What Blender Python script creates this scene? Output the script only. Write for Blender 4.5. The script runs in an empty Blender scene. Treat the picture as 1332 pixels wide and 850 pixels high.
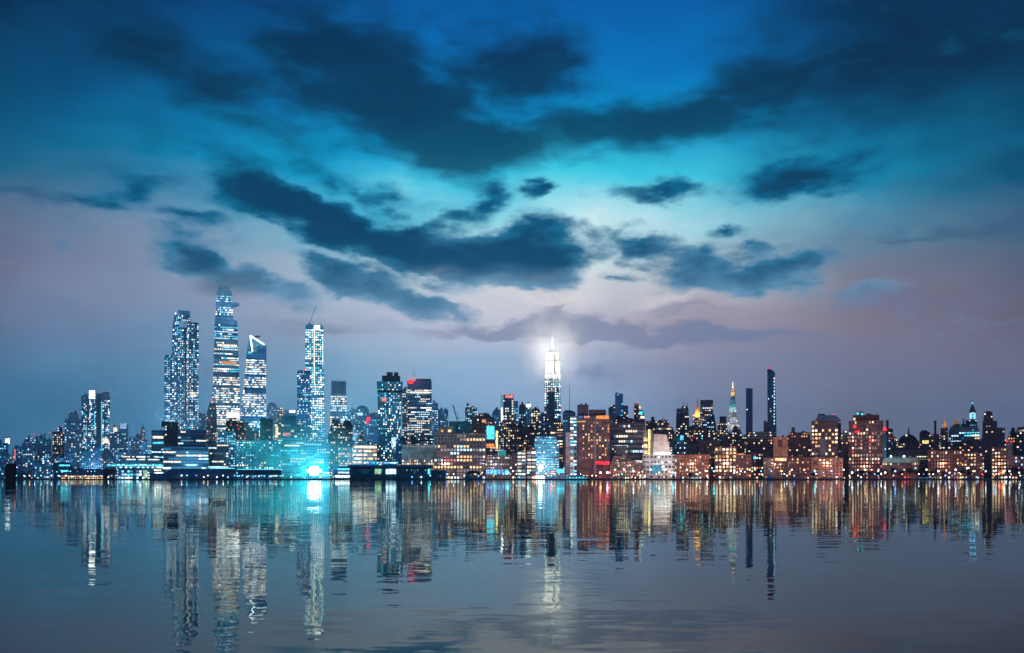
import bpy, math, random
from mathutils import Vector, Matrix

R = math.radians
SC = bpy.context.scene
COL = SC.collection
CAM_Z = 2.5            # eye height over the river, metres
F = 1180.0             # focal length in units of the 1332-wide frame
CX, HY = 666.0, 622.0  # principal column and horizon row
random.seed(11)

def lin(c):
    out = []
    for v in c[:3]:
        v = v / 255.0
        out.append(v / 12.92 if v <= 0.04045 else ((v + 0.055) / 1.055) ** 2.4)
    return (*out, 1.0)

# ------------------------------------------------------------------ node helper
class NT:
    def __init__(self, tree):
        self.t = tree; tree.nodes.clear()
    def n(self, typ, **kw):
        nd = self.t.nodes.new(typ)
        for k, v in kw.items(): setattr(nd, k, v)
        return nd
    def link(self, a, b): self.t.links.new(a, b)
    def put(self, sock, v):
        if isinstance(v, bpy.types.NodeSocket): self.link(v, sock)
        else: sock.default_value = v
    def m(self, op, a, b=None, c=None, clamp=False):
        nd = self.n('ShaderNodeMath', operation=op); nd.use_clamp = clamp
        self.put(nd.inputs[0], a)
        if b is not None: self.put(nd.inputs[1], b)
        if c is not None: self.put(nd.inputs[2], c)
        return nd.outputs[0]
    def vm(self, op, a, b=None, s=None):
        nd = self.n('ShaderNodeVectorMath', operation=op)
        self.put(nd.inputs[0], a)
        if b is not None: self.put(nd.inputs[1], b)
        if s is not None: self.put(nd.inputs['Scale'], s)
        return nd.outputs[1] if op in ('LENGTH', 'DOT_PRODUCT') else nd.outputs[0]
    def rng(self, v, a, b, c=0.0, d=1.0, smooth=True):
        nd = self.n('ShaderNodeMapRange'); nd.interpolation_type = 'SMOOTHSTEP' if smooth else 'LINEAR'
        self.put(nd.inputs[0], v); nd.inputs[1].default_value = a; nd.inputs[2].default_value = b
        nd.inputs[3].default_value = c; nd.inputs[4].default_value = d
        return nd.outputs[0]
    def mixc(self, f, a, b, blend='MIX'):
        nd = self.n('ShaderNodeMix', data_type='RGBA', blend_type=blend)
        self.put(nd.inputs[0], f); self.put(nd.inputs[6], a); self.put(nd.inputs[7], b)
        return nd.outputs[2]
    def ramp(self, fac, stops, interp='LINEAR'):
        nd = self.n('ShaderNodeValToRGB'); cr = nd.color_ramp; cr.interpolation = interp
        while len(cr.elements) > 1: cr.elements.remove(cr.elements[-1])
        cr.elements[0].position = stops[0][0]; cr.elements[0].color = stops[0][1]
        for p, c in stops[1:]:
            e = cr.elements.new(p); e.color = c
        self.put(nd.inputs[0], fac)
        return nd.outputs[0]
    def noise(self, vec, scale, detail=2.0, rough=0.5, dist=0.0):
        nd = self.n('ShaderNodeTexNoise'); self.put(nd.inputs['Vector'], vec)
        nd.inputs['Scale'].default_value = scale; nd.inputs['Detail'].default_value = detail
        nd.inputs['Roughness'].default_value = rough; nd.inputs['Distortion'].default_value = dist
        return nd

# ------------------------------------------------------------------ sky
def build_world():
    w = bpy.data.worlds.new("World"); SC.world = w; w.use_nodes = True
    T = NT(w.node_tree)
    out = T.n('ShaderNodeOutputWorld'); bg = T.n('ShaderNodeBackground')
    T.link(bg.outputs[0], out.inputs[0])
    g = T.n('ShaderNodeTexCoord').outputs['Generated']
    sep = T.n('ShaderNodeSeparateXYZ'); T.link(g, sep.inputs[0])
    x, y, z = sep.outputs
    az = T.m('ARCTAN2', x, y)                                       # azimuth from the river view, radians
    te = T.m('DIVIDE', z, T.m('SQRT', T.m('ADD', T.m('ADD', T.m('MULTIPLY', x, x), T.m('MULTIPLY', y, y)), 1e-5)))
    te = T.m('MAXIMUM', te, 0.0); te = T.m('MINIMUM', te, 2.0)
    cmb = T.n('ShaderNodeCombineXYZ'); T.link(az, cmb.inputs[0]); T.link(te, cmb.inputs[1])
    p = cmb.outputs[0]
    def sky(X, Y):
        a = math.atan((X - CX) / F); return a, (HY - Y) / F * math.cos(a)
    # warped coordinates
    ps = T.vm('MULTIPLY', p, (1.0, 2.1, 1.0))
    n1 = T.noise(ps, 9.0, 2.0, 0.5); n2 = T.noise(ps, 26.0, 5.0, 0.62)
    w1 = T.vm('SCALE', T.vm('SUBTRACT', n1.outputs['Color'], (0.5, 0.5, 0.5)), s=0.085)
    w2 = T.vm('SCALE', T.vm('SUBTRACT', n2.outputs['Color'], (0.5, 0.5, 0.5)), s=0.042)
    w1 = T.vm('MULTIPLY', w1, (1.0, 0.55, 0.0)); w2 = T.vm('MULTIPLY', w2, (1.0, 0.75, 0.0))
    pw = T.vm('ADD', T.vm('ADD', p, w1), w2)
    psoft = T.vm('ADD', p, T.vm('SCALE', w1, s=1.3))
    # clear sky: tan(elevation) ramps at several azimuths
    sw = T.n('ShaderNodeSeparateXYZ'); T.link(psoft, sw.inputs[0])
    tw, aw = T.m('MULTIPLY', sw.outputs[1], 1.0 / 0.6), sw.outputs[0]
    def rp(col_X, rows):
        st = []
        for Y, c in rows:
            pos = min(0.999, max(0.0, sky(col_X, Y)[1] / 0.6))
            st.append((pos, lin(c)))
        st.sort(key=lambda s: s[0]); st.append((1.0, st[-1][1]))
        return T.ramp(tw, st)
    cols = SKY_COLS
    prev = None
    for i, (X, rows) in enumerate(cols):
        c = rp(X, rows)
        if prev is None: prev = c; pX = X; continue
        f = T.rng(aw, sky(pX, 300)[0], sky(X, 300)[0], smooth=False)
        prev = T.mixc(f, prev, c); pX = X
    base = prev
    def blob(vec, X, Y, rx, ry, rot, wt, quad=False):
        a, t = sky(X, Y); mp = T.n('ShaderNodeMapping', vector_type='TEXTURE')
        T.link(vec, mp.inputs[0]); k = math.cos(a)
        mp.inputs['Location'].default_value = (a, t, 0)
        mp.inputs['Rotation'].default_value = (0, 0, R(rot))
        mp.inputs['Scale'].default_value = (rx / F * k * k, ry / F * k, 1)
        gr = T.n('ShaderNodeTexGradient', gradient_type='SPHERICAL'); T.link(mp.outputs[0], gr.inputs[0])
        return T.m('MULTIPLY', gr.outputs['Fac'], wt)
    def field(vec, blobs):
        acc = None
        for b in blobs:
            v = blob(vec, *b)
            acc = v if acc is None else T.m('ADD', acc, v)
        return acc
    nfine = T.noise(ps, 14.0, 6.0, 0.6, 0.4).outputs['Fac']
    nbig = T.noise(ps, 5.0, 4.0, 0.55, 0.3).outputs['Fac']
    nwisp = T.noise(T.vm('ADD', ps, (3.1, 1.7, 0.4)), 24.0, 6.0, 0.62, 0.15).outputs['Fac']
    # bright thin cloud, plus a patch of glow behind the spire
    fb = field(pw, SKY_BRIGHT)
    fb = T.m('MULTIPLY', fb, T.rng(nfine, 0.3, 0.7, 0.35, 1.3))
    bcol = T.ramp(tw, [(sky(666, Y)[1] / 0.6, lin(c)) for Y, c in
                       ((560, (150, 160, 190)), (430, (205, 200, 210)), (380, (228, 222, 218)), (310, (212, 238, 242)), (240, (110, 220, 240)), (150, (0, 160, 215)))])
    c1 = T.mixc(T.m('MINIMUM', fb, 0.85), base, bcol)
    # soft high cloud
    fa = field(psoft, SKY_SOFT)
    fa = T.m('ADD', fa, T.m('MULTIPLY', T.m('SUBTRACT', nbig, 0.5), 1.5))
    fa = T.m('ADD', fa, T.m('MULTIPLY', T.m('SUBTRACT', nfine, 0.5), 1.6))
    fa = T.m('ADD', T.m('MULTIPLY', fa, 0.92), T.m('MULTIPLY', T.m('SUBTRACT', nwisp, 0.5), 0.7))
    da = T.rng(fa, 0.05, 1.15)
    acol = T.ramp(tw, [(sky(666, Y)[1] / 0.6, lin(c)) for Y, c in
                       ((430, (90, 120, 150)), (330, (40, 95, 130)), (240, (0, 84, 120)), (150, (0, 56, 90)), (60, (0, 50, 86)), (0, (0, 44, 78)))])
    acol = T.vm('SCALE', acol, s=T.rng(T.m('SUBTRACT', fa, T.m('MULTIPLY', T.m('SUBTRACT', nwisp, 0.5), 1.6)), 0.2, 1.5, 1.3, 0.72))
    c2 = T.mixc(T.m('MULTIPLY', da, 0.9), c1, acol)
    # crisp low cumulus
    fc = field(pw, SKY_CRISP)
    fc = T.m('ADD', fc, T.m('MULTIPLY', T.m('SUBTRACT', nfine, 0.5), 0.8))
    fc = T.m('ADD', fc, T.m('MULTIPLY', T.m('SUBTRACT', nwisp, 0.5), 0.6))
    dc = T.m('MULTIPLY', T.rng(fc, 0.04, 0.62), T.rng(nbig, 0.25, 0.5, 0.72, 1.0))
    core = T.rng(T.m('ADD', fc, T.m('MULTIPLY', T.m('SUBTRACT', nwisp, 0.5), 1.3)), 0.15, 1.25)
    cc0 = T.ramp(tw, [(sky(666, Y)[1] / 0.6, lin(c)) for Y, c in
                      ((560, (100, 125, 165)), (430, (125, 150, 182)), (385, (104, 150, 182)), (345, (52, 122, 158)), (290, (10, 110, 150)), (220, (0, 112, 154)))])
    cc1 = T.ramp(tw, [(sky(666, Y)[1] / 0.6, lin(c)) for Y, c in
                      ((560, (100, 120, 160)), (430, (105, 134, 168)), (385, (70, 120, 154)), (345, (10, 74, 110)), (290, (0, 62, 98)), (200, (0, 62, 98)))])
    ccol = T.mixc(core, cc0, cc1)
    c3 = T.mixc(dc, c2, ccol)
    # faint low veils
    fv = field(pw, SKY_VEIL)
    dv = T.m('MULTIPLY', T.rng(T.m('ADD', fv, T.m('MULTIPLY', T.m('SUBTRACT', nfine, 0.5), 0.6)), 0.1, 0.6), 0.62)
    vcol = T.ramp(tw, [(sky(666, Y)[1] / 0.6, lin(c)) for Y, c in
                       ((560, (95, 115, 150)), (430, (100, 118, 155)), (380, (80, 98, 130)), (300, (40, 85, 120)), (250, (15, 85, 125)))])
    c4 = T.mixc(dv, c3, vcol)
    # the sky the camera faces is the bright one; behind it the dusk is plainer
    back = T.rng(y, -0.25, 0.25)
    plain = T.ramp(tw, [(0.0, lin((96, 120, 160))), (0.3, lin((70, 120, 165))), (1.0, lin((10, 70, 130)))])
    c5 = T.mixc(back, plain, c4)
    zen = T.rng(z, 0.55, 0.95)
    c6 = T.mixc(zen, c5, lin((0, 48, 92)))
    nis = T.n('ShaderNodeTexSky', sky_type='NISHITA'); nis.sun_disc = False
    nis.sun_elevation = R(-3.0); nis.sun_rotation = R(200)
    up = T.rng(te, 0.0, 0.45, 1.38, 0.94, smooth=False)
    c6 = T.vm('SCALE', c6, s=up)
    c7 = T.mixc(1.0, c6, T.vm('SCALE', nis.outputs[0], s=0.05), 'ADD')
    T.link(c7, bg.inputs[0]); bg.inputs[1].default_value = 1.0
    w.cycles.sampling_method = 'MANUAL'; w.cycles.sample_map_resolution = 256

SKY_COLS = [  # outer columns darkened: vignetting put into the sky colours
    (0,    [(620, (58, 110, 148)), (540, (58, 114, 152)), (470, (76, 118, 152)), (400, (96, 112, 144)), (330, (104, 110, 138)), (270, (84, 106, 136)), (210, (22, 98, 134)), (130, (0, 80, 122)), (50, (0, 58, 98)), (0, (0, 42, 76))]),
    (240,  [(620, (86, 154, 200)), (540, (84, 154, 200)), (470, (108, 154, 192)), (400, (130, 148, 178)), (330, (130, 150, 178)), (270, (86, 140, 175)), (210, (6, 128, 172)), (130, (0, 106, 162)), (50, (0, 84, 140)), (0, (0, 68, 124))]),
    (500,  [(620, (116, 178, 216)), (540, (122, 178, 214)), (470, (142, 178, 208)), (410, (172, 182, 202)), (350, (165, 192, 207)), (290, (85, 190, 215)), (230, (10, 170, 214)), (150, (0, 138, 202)), (70, (0, 112, 185)), (0, (0, 92, 165))]),
    (720,  [(620, (130, 168, 204)), (540, (135, 168, 204)), (470, (158, 176, 206)), (410, (194, 194, 208)), (350, (214, 226, 230)), (290, (172, 230, 240)), (230, (56, 206, 232)), (160, (0, 152, 210)), (80, (0, 116, 192)), (0, (0, 96, 172))]),
    (900,  [(620, (118, 136, 170)), (540, (118, 134, 168)), (470, (128, 136, 164)), (410, (156, 150, 168)), (350, (178, 182, 192)), (290, (150, 206, 222)), (230, (60, 196, 224)), (160, (0, 150, 205)), (80, (0, 118, 192)), (0, (0, 98, 172))]),
    (1110, [(620, (102, 114, 140)), (540, (106, 115, 140)), (470, (115, 118, 143)), (410, (124, 117, 136)), (350, (116, 125, 145)), (290, (86, 140, 168)), (230, (16, 138, 176)), (170, (0, 106, 150)), (90, (0, 68, 112)), (0, (0, 50, 92))]),
    (1332, [(620, (94, 108, 136)), (540, (96, 108, 136)), (470, (102, 106, 132)), (410, (100, 96, 116)), (350, (90, 96, 120)), (290, (60, 94, 122)), (230, (6, 84, 120)), (170, (0, 68, 104)), (90, (0, 44, 78)), (0, (0, 34, 66))]),
]
SKY_BRIGHT = [(790, 285, 130, 70, 0, .7), (500, 235, 90, 26, -10, .5), (700, 385, 90, 42, 5, .9), (560, 352, 110, 22, -8, .75), (760, 310, 70, 60, 0, .8), (650, 300, 60, 22, 20, .6), (590, 215, 130, 26, -6, .45),
              (700, 205, 80, 22, 0, .4), (470, 380, 40, 14, 0, .55), (880, 385, 70, 16, 5, .5), (940, 270, 120, 30, 0, .3), (600, 400, 80, 20, 0, .45), (560, 245, 60, 18, 0, .4),
              (718, 455, 60, 75, 0, .5)]  # pale patch behind the spire, its glow put into the sky
SKY_SOFT = [(700, 60, 120, 90, 0, .45), (780, 110, 120, 50, 0, .35), (170, 50, 353.6, 106, -15, 0.756), (50, 150, 239.2, 63.6, -12, 0.61), (300, 120, 208, 63.6, -25, 0.732), (430, 60, 197.6, 106, -25, 1.16), (500, 140, 197.6, 76.32, -20, 1.1),
            (640, 90, 187.2, 116.6, 0, 1.16), (700, 185, 280.8, 55.12, 3, 1.16), (590, 205, 176.8, 40.28, -6, 0.671), (840, 165, 114.4, 48.76, 0, 1.04), (960, 130, 135.2, 59.36, 12, 0.793),
            (1110, 70, 301.6, 137.8, 6, 1.16), (1290, 110, 228.8, 148.4, 0, 0.976), (1180, 185, 228.8, 42.4, 0, 0.549), (300, 205, 187.2, 25.44, -24, 0.549), (420, 215, 135.2, 23.32, -28, 0.549), (90, 225, 197.6, 27.56, -6, 0.549),
            (860, 55, 95, 80, 0, -0.8), (566, 66, 34, 50, -20, -0.5), (790, 20, 70, 40, 0, -0.3)]
SKY_CRISP = [(310, 158, 66, 28, 0, .8), (165, 250, 66, 35, 8, .85), (110, 268, 85, 18, -8, .5), (335, 248, 84, 50, -10, 1.3), (405, 282, 112, 38, -20, 1.2),
             (255, 290, 95, 20, -3, .75), (490, 314, 120, 38, -20, 1.1), (620, 262, 74, 30, 42, .85), (690, 330, 104, 62, 0, 1.45), (590, 338, 125, 44, -14, 1.15),
             (420, 226, 100, 22, -26, .55), (512, 264, 62, 28, 0, .6), (560, 292, 50, 18, 20, .4),
             (236, 326, 66, 30, 0, .85), (285, 350, 90, 26, -10, .95), (350, 378, 120, 24, -4, .85), (432, 350, 76, 26, -15, .75), (500, 376, 116, 30, -17, 1.0), (562, 396, 84, 20, -8, .75),
             (702, 252, 32, 18, 20, .85), (855, 250, 76, 24, 0, .8), (1050, 228, 132, 40, 0, 1.1), (950, 295, 38, 14, 0, .63), (830, 320, 72, 28, -6, 1.05), (915, 328, 53, 23, 0, .7),
             (950, 355, 130, 30, -3, 1.0), (1042, 335, 86, 25, -4, 1.0), (805, 360, 36, 14, 0, .75), (985, 318, 32, 12, 0, .5), (1135, 380, 80, 18, 4, .5), (700, 372, 74, 28, 0, .6)]
SKY_VEIL = [(640, 425, 140, 16, 3, .8), (820, 428, 150, 20, -3, .9), (970, 438, 180, 15, 0, .7), (1300, 290, 120, 18, 4, .8), (1185, 304, 70, 8, 0, .5), (60, 262, 110, 16, -6, .5),
            (430, 420, 160, 20, 0, .5), (1250, 400, 200, 40, 0, .3), (60, 400, 160, 60, 0, .35), (245, 203, 30, 10, 0, .6), (200, 235, 120, 16, 10, .4), (20, 245, 80, 14, 0, .4), (900, 400, 120, 12, 0, .4), (700, 432, 90, 12, 0, .6), (1130, 385, 110, 20, 0, .5), (760, 480, 150, 24, 0, .35), (1320, 350, 150, 30, 0, .3)]
build_world()

# ------------------------------------------------------------------ camera
cam_d = bpy.data.cameras.new('camera'); cam = bpy.data.objects.new('camera', cam_d); COL.objects.link(cam)
cam.location = (0, 0, CAM_Z); cam.rotation_euler = (R(90), 0, 0)
cam_d.sensor_width = 36; cam_d.lens = 36 * F / 1332.0
cam_d.shift_y = (HY - 425.0) / 1332.0
cam_d.clip_start = 0.5; cam_d.clip_end = 60000
SC.camera = cam
vs = SC.view_settings
SC.display_settings.display_device = 'sRGB'
vs.view_transform = 'Standard'; vs.look = 'None'; vs.exposure = 0; vs.gamma = 1; vs.use_curve_mapping = False
cy = SC.cycles
cy.use_denoising = True
try: cy.denoiser = 'OPENIMAGEDENOISE'
except Exception: pass
cy.max_bounces = 5; cy.diffuse_bounces = 1; cy.glossy_bounces = 3; cy.transmission_bounces = 2; cy.volume_bounces = 0
cy.use_light_tree = True; cy.sample_clamp_indirect = 6.0; cy.sample_clamp_direct = 0
cy.caustics_reflective = True; cy.blur_glossy = 0.0
cy.volume_step_rate = 1.0; cy.volume_max_steps = 128

# ------------------------------------------------------------------ water
def tagk(o, kind): o['kind'] = kind; return o
def water_material():
    m = bpy.data.materials.new('river_water'); m.use_nodes = True
    T = NT(m.node_tree); out = T.n('ShaderNodeOutputMaterial')
    pos = T.n('ShaderNodeNewGeometry').outputs['Position']
    fine = T.noise(T.vm('MULTIPLY', pos, (0.75, 2.3, 0)), 1.0, 3.0, 0.55, 0.3)
    mid = T.noise(T.vm('MULTIPLY', pos, (0.05, 0.16, 0)), 1.0, 2.0, 0.5, 0.5)
    big = T.noise(T.vm('MULTIPLY', pos, (0.012, 0.03, 0)), 1.0, 3.0, 0.6, 1.0)
    def slope(nd, s): return T.vm('SCALE', T.vm('SUBTRACT', nd.outputs['Color'], (0.5, 0.5, 0.5)), s=s)
    amp = T.rng(big.outputs['Fac'], 0.38, 0.66, 0.55, 2.0)
    v = T.vm('ADD', T.vm('SCALE', T.vm('ADD', slope(fine, WF), slope(mid, WM)), s=amp), slope(big, WB))
    v = T.vm('MULTIPLY', v, (0.8, 1.0, 0.0))
    nrm = T.vm('NORMALIZE', T.vm('ADD', v, (0, 0, 1)))
    fr = T.n('ShaderNodeFresnel'); fr.inputs[0].default_value = 1.205; T.link(nrm, fr.inputs[1])
    gl = T.n('ShaderNodeBsdfGlossy'); gl.distribution = 'GGX'; gl.inputs['Roughness'].default_value = 0.025
    T.link(nrm, gl.inputs['Normal']); gl.inputs[0].default_value = (0.88, 1.0, 0.94, 1)
    df = T.n('ShaderNodeBsdfDiffuse'); df.inputs[0].default_value = (0.03, 0.09, 0.09, 1)
    mx = T.n('ShaderNodeMixShader'); T.link(fr.outputs[0], mx.inputs[0]); T.link(df.outputs[0], mx.inputs[1]); T.link(gl.outputs[0], mx.inputs[2])
    T.link(mx.outputs[0], out.inputs[0])
    return m
HAZE = 6.0e-5
WF, WM, WB = 0.04, 0.012, 0.006
me = bpy.data.meshes.new('river_water')
me.from_pydata([(-5500, -380, 0), (5500, -380, 0), (5500, 7500, 0), (-5500, 7500, 0)], [], [(0, 1, 2, 3)])
me.materials.append(water_material())
o = bpy.data.objects.new('river_water', me); COL.objects.link(o); tagk(o, 'structure')

# ------------------------------------------------------------------ materials
def wall_mat(name, c, rough=0.8, spec=0.3, grid=None, c2=None, metal=0.0, vary=0.35):
    """facade: object-space noise staining plus courses / panels of pitch grid=(w,h) metres"""
    m = bpy.data.materials.new(name); m.use_nodes = True
    T = NT(m.node_tree); out = T.n('ShaderNodeOutputMaterial'); b = T.n('ShaderNodeBsdfPrincipled')
    T.link(b.outputs[0], out.inputs[0])
    oc = T.n('ShaderNodeTexCoord').outputs['Object']
    nz = T.noise(oc, 0.09, 3.0, 0.6).outputs['Fac']
    dark = tuple(v * (1 - vary) for v in c) + (1,); light = tuple(min(1, v * (1 + vary)) for v in c) + (1,)
    col = T.mixc(T.rng(nz, 0.3, 0.7), dark, light)
    if grid:
        s = T.n('ShaderNodeSeparateXYZ'); T.link(oc, s.inputs[0])
        u = T.n('ShaderNodeCombineXYZ'); T.link(T.m('ADD', s.outputs[0], s.outputs[1]), u.inputs[0]); T.link(s.outputs[2], u.inputs[1])
        br = T.n('ShaderNodeTexBrick'); br.offset = 0.0; T.link(u.outputs[0], br.inputs[0])
        br.inputs['Scale'].default_value = 1.0; br.inputs['Brick Width'].default_value = grid[0]; br.inputs['Row Height'].default_value = grid[1]
        br.inputs['Mortar Size'].default_value = grid[1] * 0.14; br.inputs['Mortar Smooth'].default_value = 0.3
        br.inputs['Color1'].default_value = (1, 1, 1, 1); br.inputs['Color2'].default_value = (0.55, 0.55, 0.55, 1)
        k = c2 or 0.45
        br.inputs['Mortar'].default_value = (k, k, k, 1)
        col = T.mixc(1.0, col, br.outputs[0], 'MULTIPLY')
    T.link(col, b.inputs['Base Color']); b.inputs['Roughness'].default_value = rough
    b.inputs['Specular IOR Level'].default_value = spec; b.inputs['Metallic'].default_value = metal
    return m
MW = {
 'brick':   wall_mat('dark_red_brick', (0.20, 0.135, 0.12), grid=(4.6, 4.4)),
 'brown':   wall_mat('brown_masonry', (0.15, 0.115, 0.115), grid=(4.2, 3.9)),
 'tan':     wall_mat('tan_stone', (0.30, 0.22, 0.21), grid=(5.0, 4.2)),
 'pale':    wall_mat('pale_limestone', (0.42, 0.42, 0.43), grid=(3.6, 4.0)),
 'stone':   wall_mat('floodlit_limestone', (0.5, 0.5, 0.48), grid=(7.5, 16), c2=.35),
 'grey':    wall_mat('grey_concrete', (0.2, 0.22, 0.27), grid=(4.0, 3.8)),
 'dark':    wall_mat('dark_masonry', (0.075, 0.07, 0.105), grid=(4.0, 3.8)),
 'maroon':  wall_mat('maroon_brick', (0.11, 0.055, 0.07), grid=(4.0, 3.8)),
 'navy':    wall_mat('dark_navy_cladding', (0.03, 0.085, 0.17), 0.4, 0.5, grid=(4.5, 4.4), c2=1.9),
 'blue':    wall_mat('blue_curtain_glass', (0.06, 0.27, 0.47), 0.22, 0.8, grid=(4.0, 4.5), c2=1.8, metal=0.25),
 'teal':    wall_mat('teal_curtain_glass', (0.06, 0.30, 0.38), 0.25, 0.8, grid=(4.0, 4.5), c2=1.7, metal=0.2),
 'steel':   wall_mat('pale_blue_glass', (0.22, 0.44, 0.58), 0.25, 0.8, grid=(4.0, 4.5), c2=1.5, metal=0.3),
 'white':   wall_mat('white_painted_panels', (0.5, 0.53, 0.54), 0.6, 0.4, grid=(8, 6), c2=0.85, vary=0.1),
 'roof':    wall_mat('tar_roof', (0.03, 0.035, 0.05), 0.9, 0.2),
 'metal':   wall_mat('weathered_steel', (0.06, 0.08, 0.11), 0.5, 0.5, metal=0.4),
 'shed':    wall_mat('blue_green_shed_cladding', (0.05, 0.19, 0.24), 0.6, 0.4, grid=(3.0, 9), c2=0.6),
 'slate':   wall_mat('slate_roofing', (0.09, 0.17, 0.27), 0.55, 0.5),
 'wood':    wall_mat('tank_timber', (0.07, 0.045, 0.04), 0.9, 0.2),
 'copper':  wall_mat('green_copper_roofing', (0.10, 0.26, 0.24), 0.6, 0.4),
 'gold':    wall_mat('gilded_roofing', (0.8, 0.5, 0.15), 0.5, 0.5, metal=0.15),
 'glassd':  wall_mat('unlit_window_glass', (0.012, 0.025, 0.045), 0.12, 0.9),
}
EMC = {   # lit glass and lamps: colour, strength
 'warm':   ((255, 214, 160), 1.5), 'cream': ((255, 236, 205), 1.7), 'white': ((250, 250, 255), 1.9), 'hot': ((255, 253, 246), 3.6),
 'cool':   ((195, 232, 255), 1.9), 'cyan': ((90, 225, 250), 1.6), 'teal': ((60, 200, 190), 0.8), 'orange': ((255, 150, 85), 1.3),
 'pink':   ((255, 150, 150), 1.0), 'red': ((255, 45, 60), 2.2), 'blue': ((70, 130, 255), 1.6), 'dimw': ((215, 195, 175), 0.42),
 'dimc':   ((120, 190, 225), 0.6), 'gold': ((255, 180, 60), 2.4), 'green': ((170, 225, 180), 1.0), 'amber': ((255, 175, 110), 0.9),
 'skyc': ((100, 205, 235), 0.9), 'skyb': ((120, 190, 255), 2.2), 'glowy':  ((255, 240, 150), 1.6), 'dimo': ((200, 110, 75), 0.4), 'dimt': ((90, 235, 220), 0.35),
}
EM = {}
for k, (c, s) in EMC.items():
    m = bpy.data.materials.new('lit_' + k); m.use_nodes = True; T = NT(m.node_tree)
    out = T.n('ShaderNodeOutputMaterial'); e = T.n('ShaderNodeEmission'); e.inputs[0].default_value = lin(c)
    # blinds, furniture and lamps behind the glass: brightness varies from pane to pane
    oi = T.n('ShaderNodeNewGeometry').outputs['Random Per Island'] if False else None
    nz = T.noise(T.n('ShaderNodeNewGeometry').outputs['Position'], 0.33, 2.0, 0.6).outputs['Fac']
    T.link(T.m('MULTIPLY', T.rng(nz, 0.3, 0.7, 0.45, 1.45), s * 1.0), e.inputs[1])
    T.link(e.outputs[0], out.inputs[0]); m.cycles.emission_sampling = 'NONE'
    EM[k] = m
EMK = list(EM)
def mat(k): return MW[k] if k in MW else EM[k]

# ------------------------------------------------------------------ mesh helper
class MB:
    def __init__(s): s.v = []; s.f = []; s.mi = []; s.mats = []
    def mid(s, k):
        m = mat(k) if isinstance(k, str) else k
        if m not in s.mats: s.mats.append(m)
        return s.mats.index(m)
    def face(s, pts, k):
        b = len(s.v); s.v += [tuple(p) for p in pts]; s.f.append(tuple(range(b, b + len(pts)))); s.mi.append(s.mid(k))
    def loft(s, rings, k, top=True, bottom=False):
        """rings: lists of equally many points, bottom to top"""
        i = s.mid(k); b = len(s.v); n = len(rings[0])
        for r in rings: s.v += [tuple(p) for p in r]
        for j in range(len(rings) - 1):
            for q in range(n):
                s.f.append((b + j * n + q, b + j * n + (q + 1) % n, b + (j + 1) * n + (q + 1) % n, b + (j + 1) * n + q)); s.mi.append(i)
        if top: s.f.append(tuple(b + (len(rings) - 1) * n + q for q in range(n))); s.mi.append(i)
        if bottom: s.f.append(tuple(b + q for q in reversed(range(n)))); s.mi.append(i)
    def box(s, x0, x1, y0, y1, z0, z1, k, bottom=True):
        s.loft([[(x0, y0, z), (x1, y0, z), (x1, y1, z), (x0, y1, z)] for z in (z0, z1)], k, True, bottom)
    def cyl(s, cx, cy, z0, z1, r0, r1, k, n=10):
        s.loft([[(cx + r * math.cos(2 * math.pi * q / n), cy + r * math.sin(2 * math.pi * q / n), z) for q in range(n)] for r, z in ((r0, z0), (max(r1, .01), z1))], k, True, True)
    def bar(s, a, b, r, k, n=4):
        a = Vector(a); b = Vector(b); d = (b - a).normalized()
        u = d.cross(Vector((0, 1, 0.01))).normalized(); w = d.cross(u)
        s.loft([[p + (u * math.cos(2 * math.pi * (q + .5) / n) + w * math.sin(2 * math.pi * (q + .5) / n)) * r for q in range(n)] for p in (a, b)], k, True, True)
    def ball(s, cx, cy, cz, r, k, nu=10, nv=6, sz=1.0):
        s.loft([[(cx + r * math.sin(math.pi * j / nv) * math.cos(2 * math.pi * q / nu) + (0 if 0 < j < nv else 0), cy + r * math.sin(math.pi * j / nv) * math.sin(2 * math.pi * q / nu), cz - r * sz * math.cos(math.pi * j / nv)) for q in range(nu)] for j in range(nv + 1)], k, False)
    def build(s, name, parent=None):
        me = bpy.data.meshes.new(name); me.from_pydata(s.v, [], s.f)
        for m in s.mats: me.materials.append(m)
        me.polygons.foreach_set('material_index', s.mi); me.update()
        o = bpy.data.objects.new(name, me); COL.objects.link(o)
        if parent: o.parent = parent
        return o

def tag(o, label, cat, group=None):
    o['label'] = label; o['category'] = cat
    if group: o['group'] = group
    return o

# one shared pane mesh per light colour
PANE = {}
def pane_mesh(k):
    if k not in PANE:
        b = MB(); b.box(-.5, .5, -1, .15, -.5, .5, k); o = b.build('window'); PANE[k] = o.data
        bpy.data.objects.remove(o)
    return PANE[k]

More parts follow.
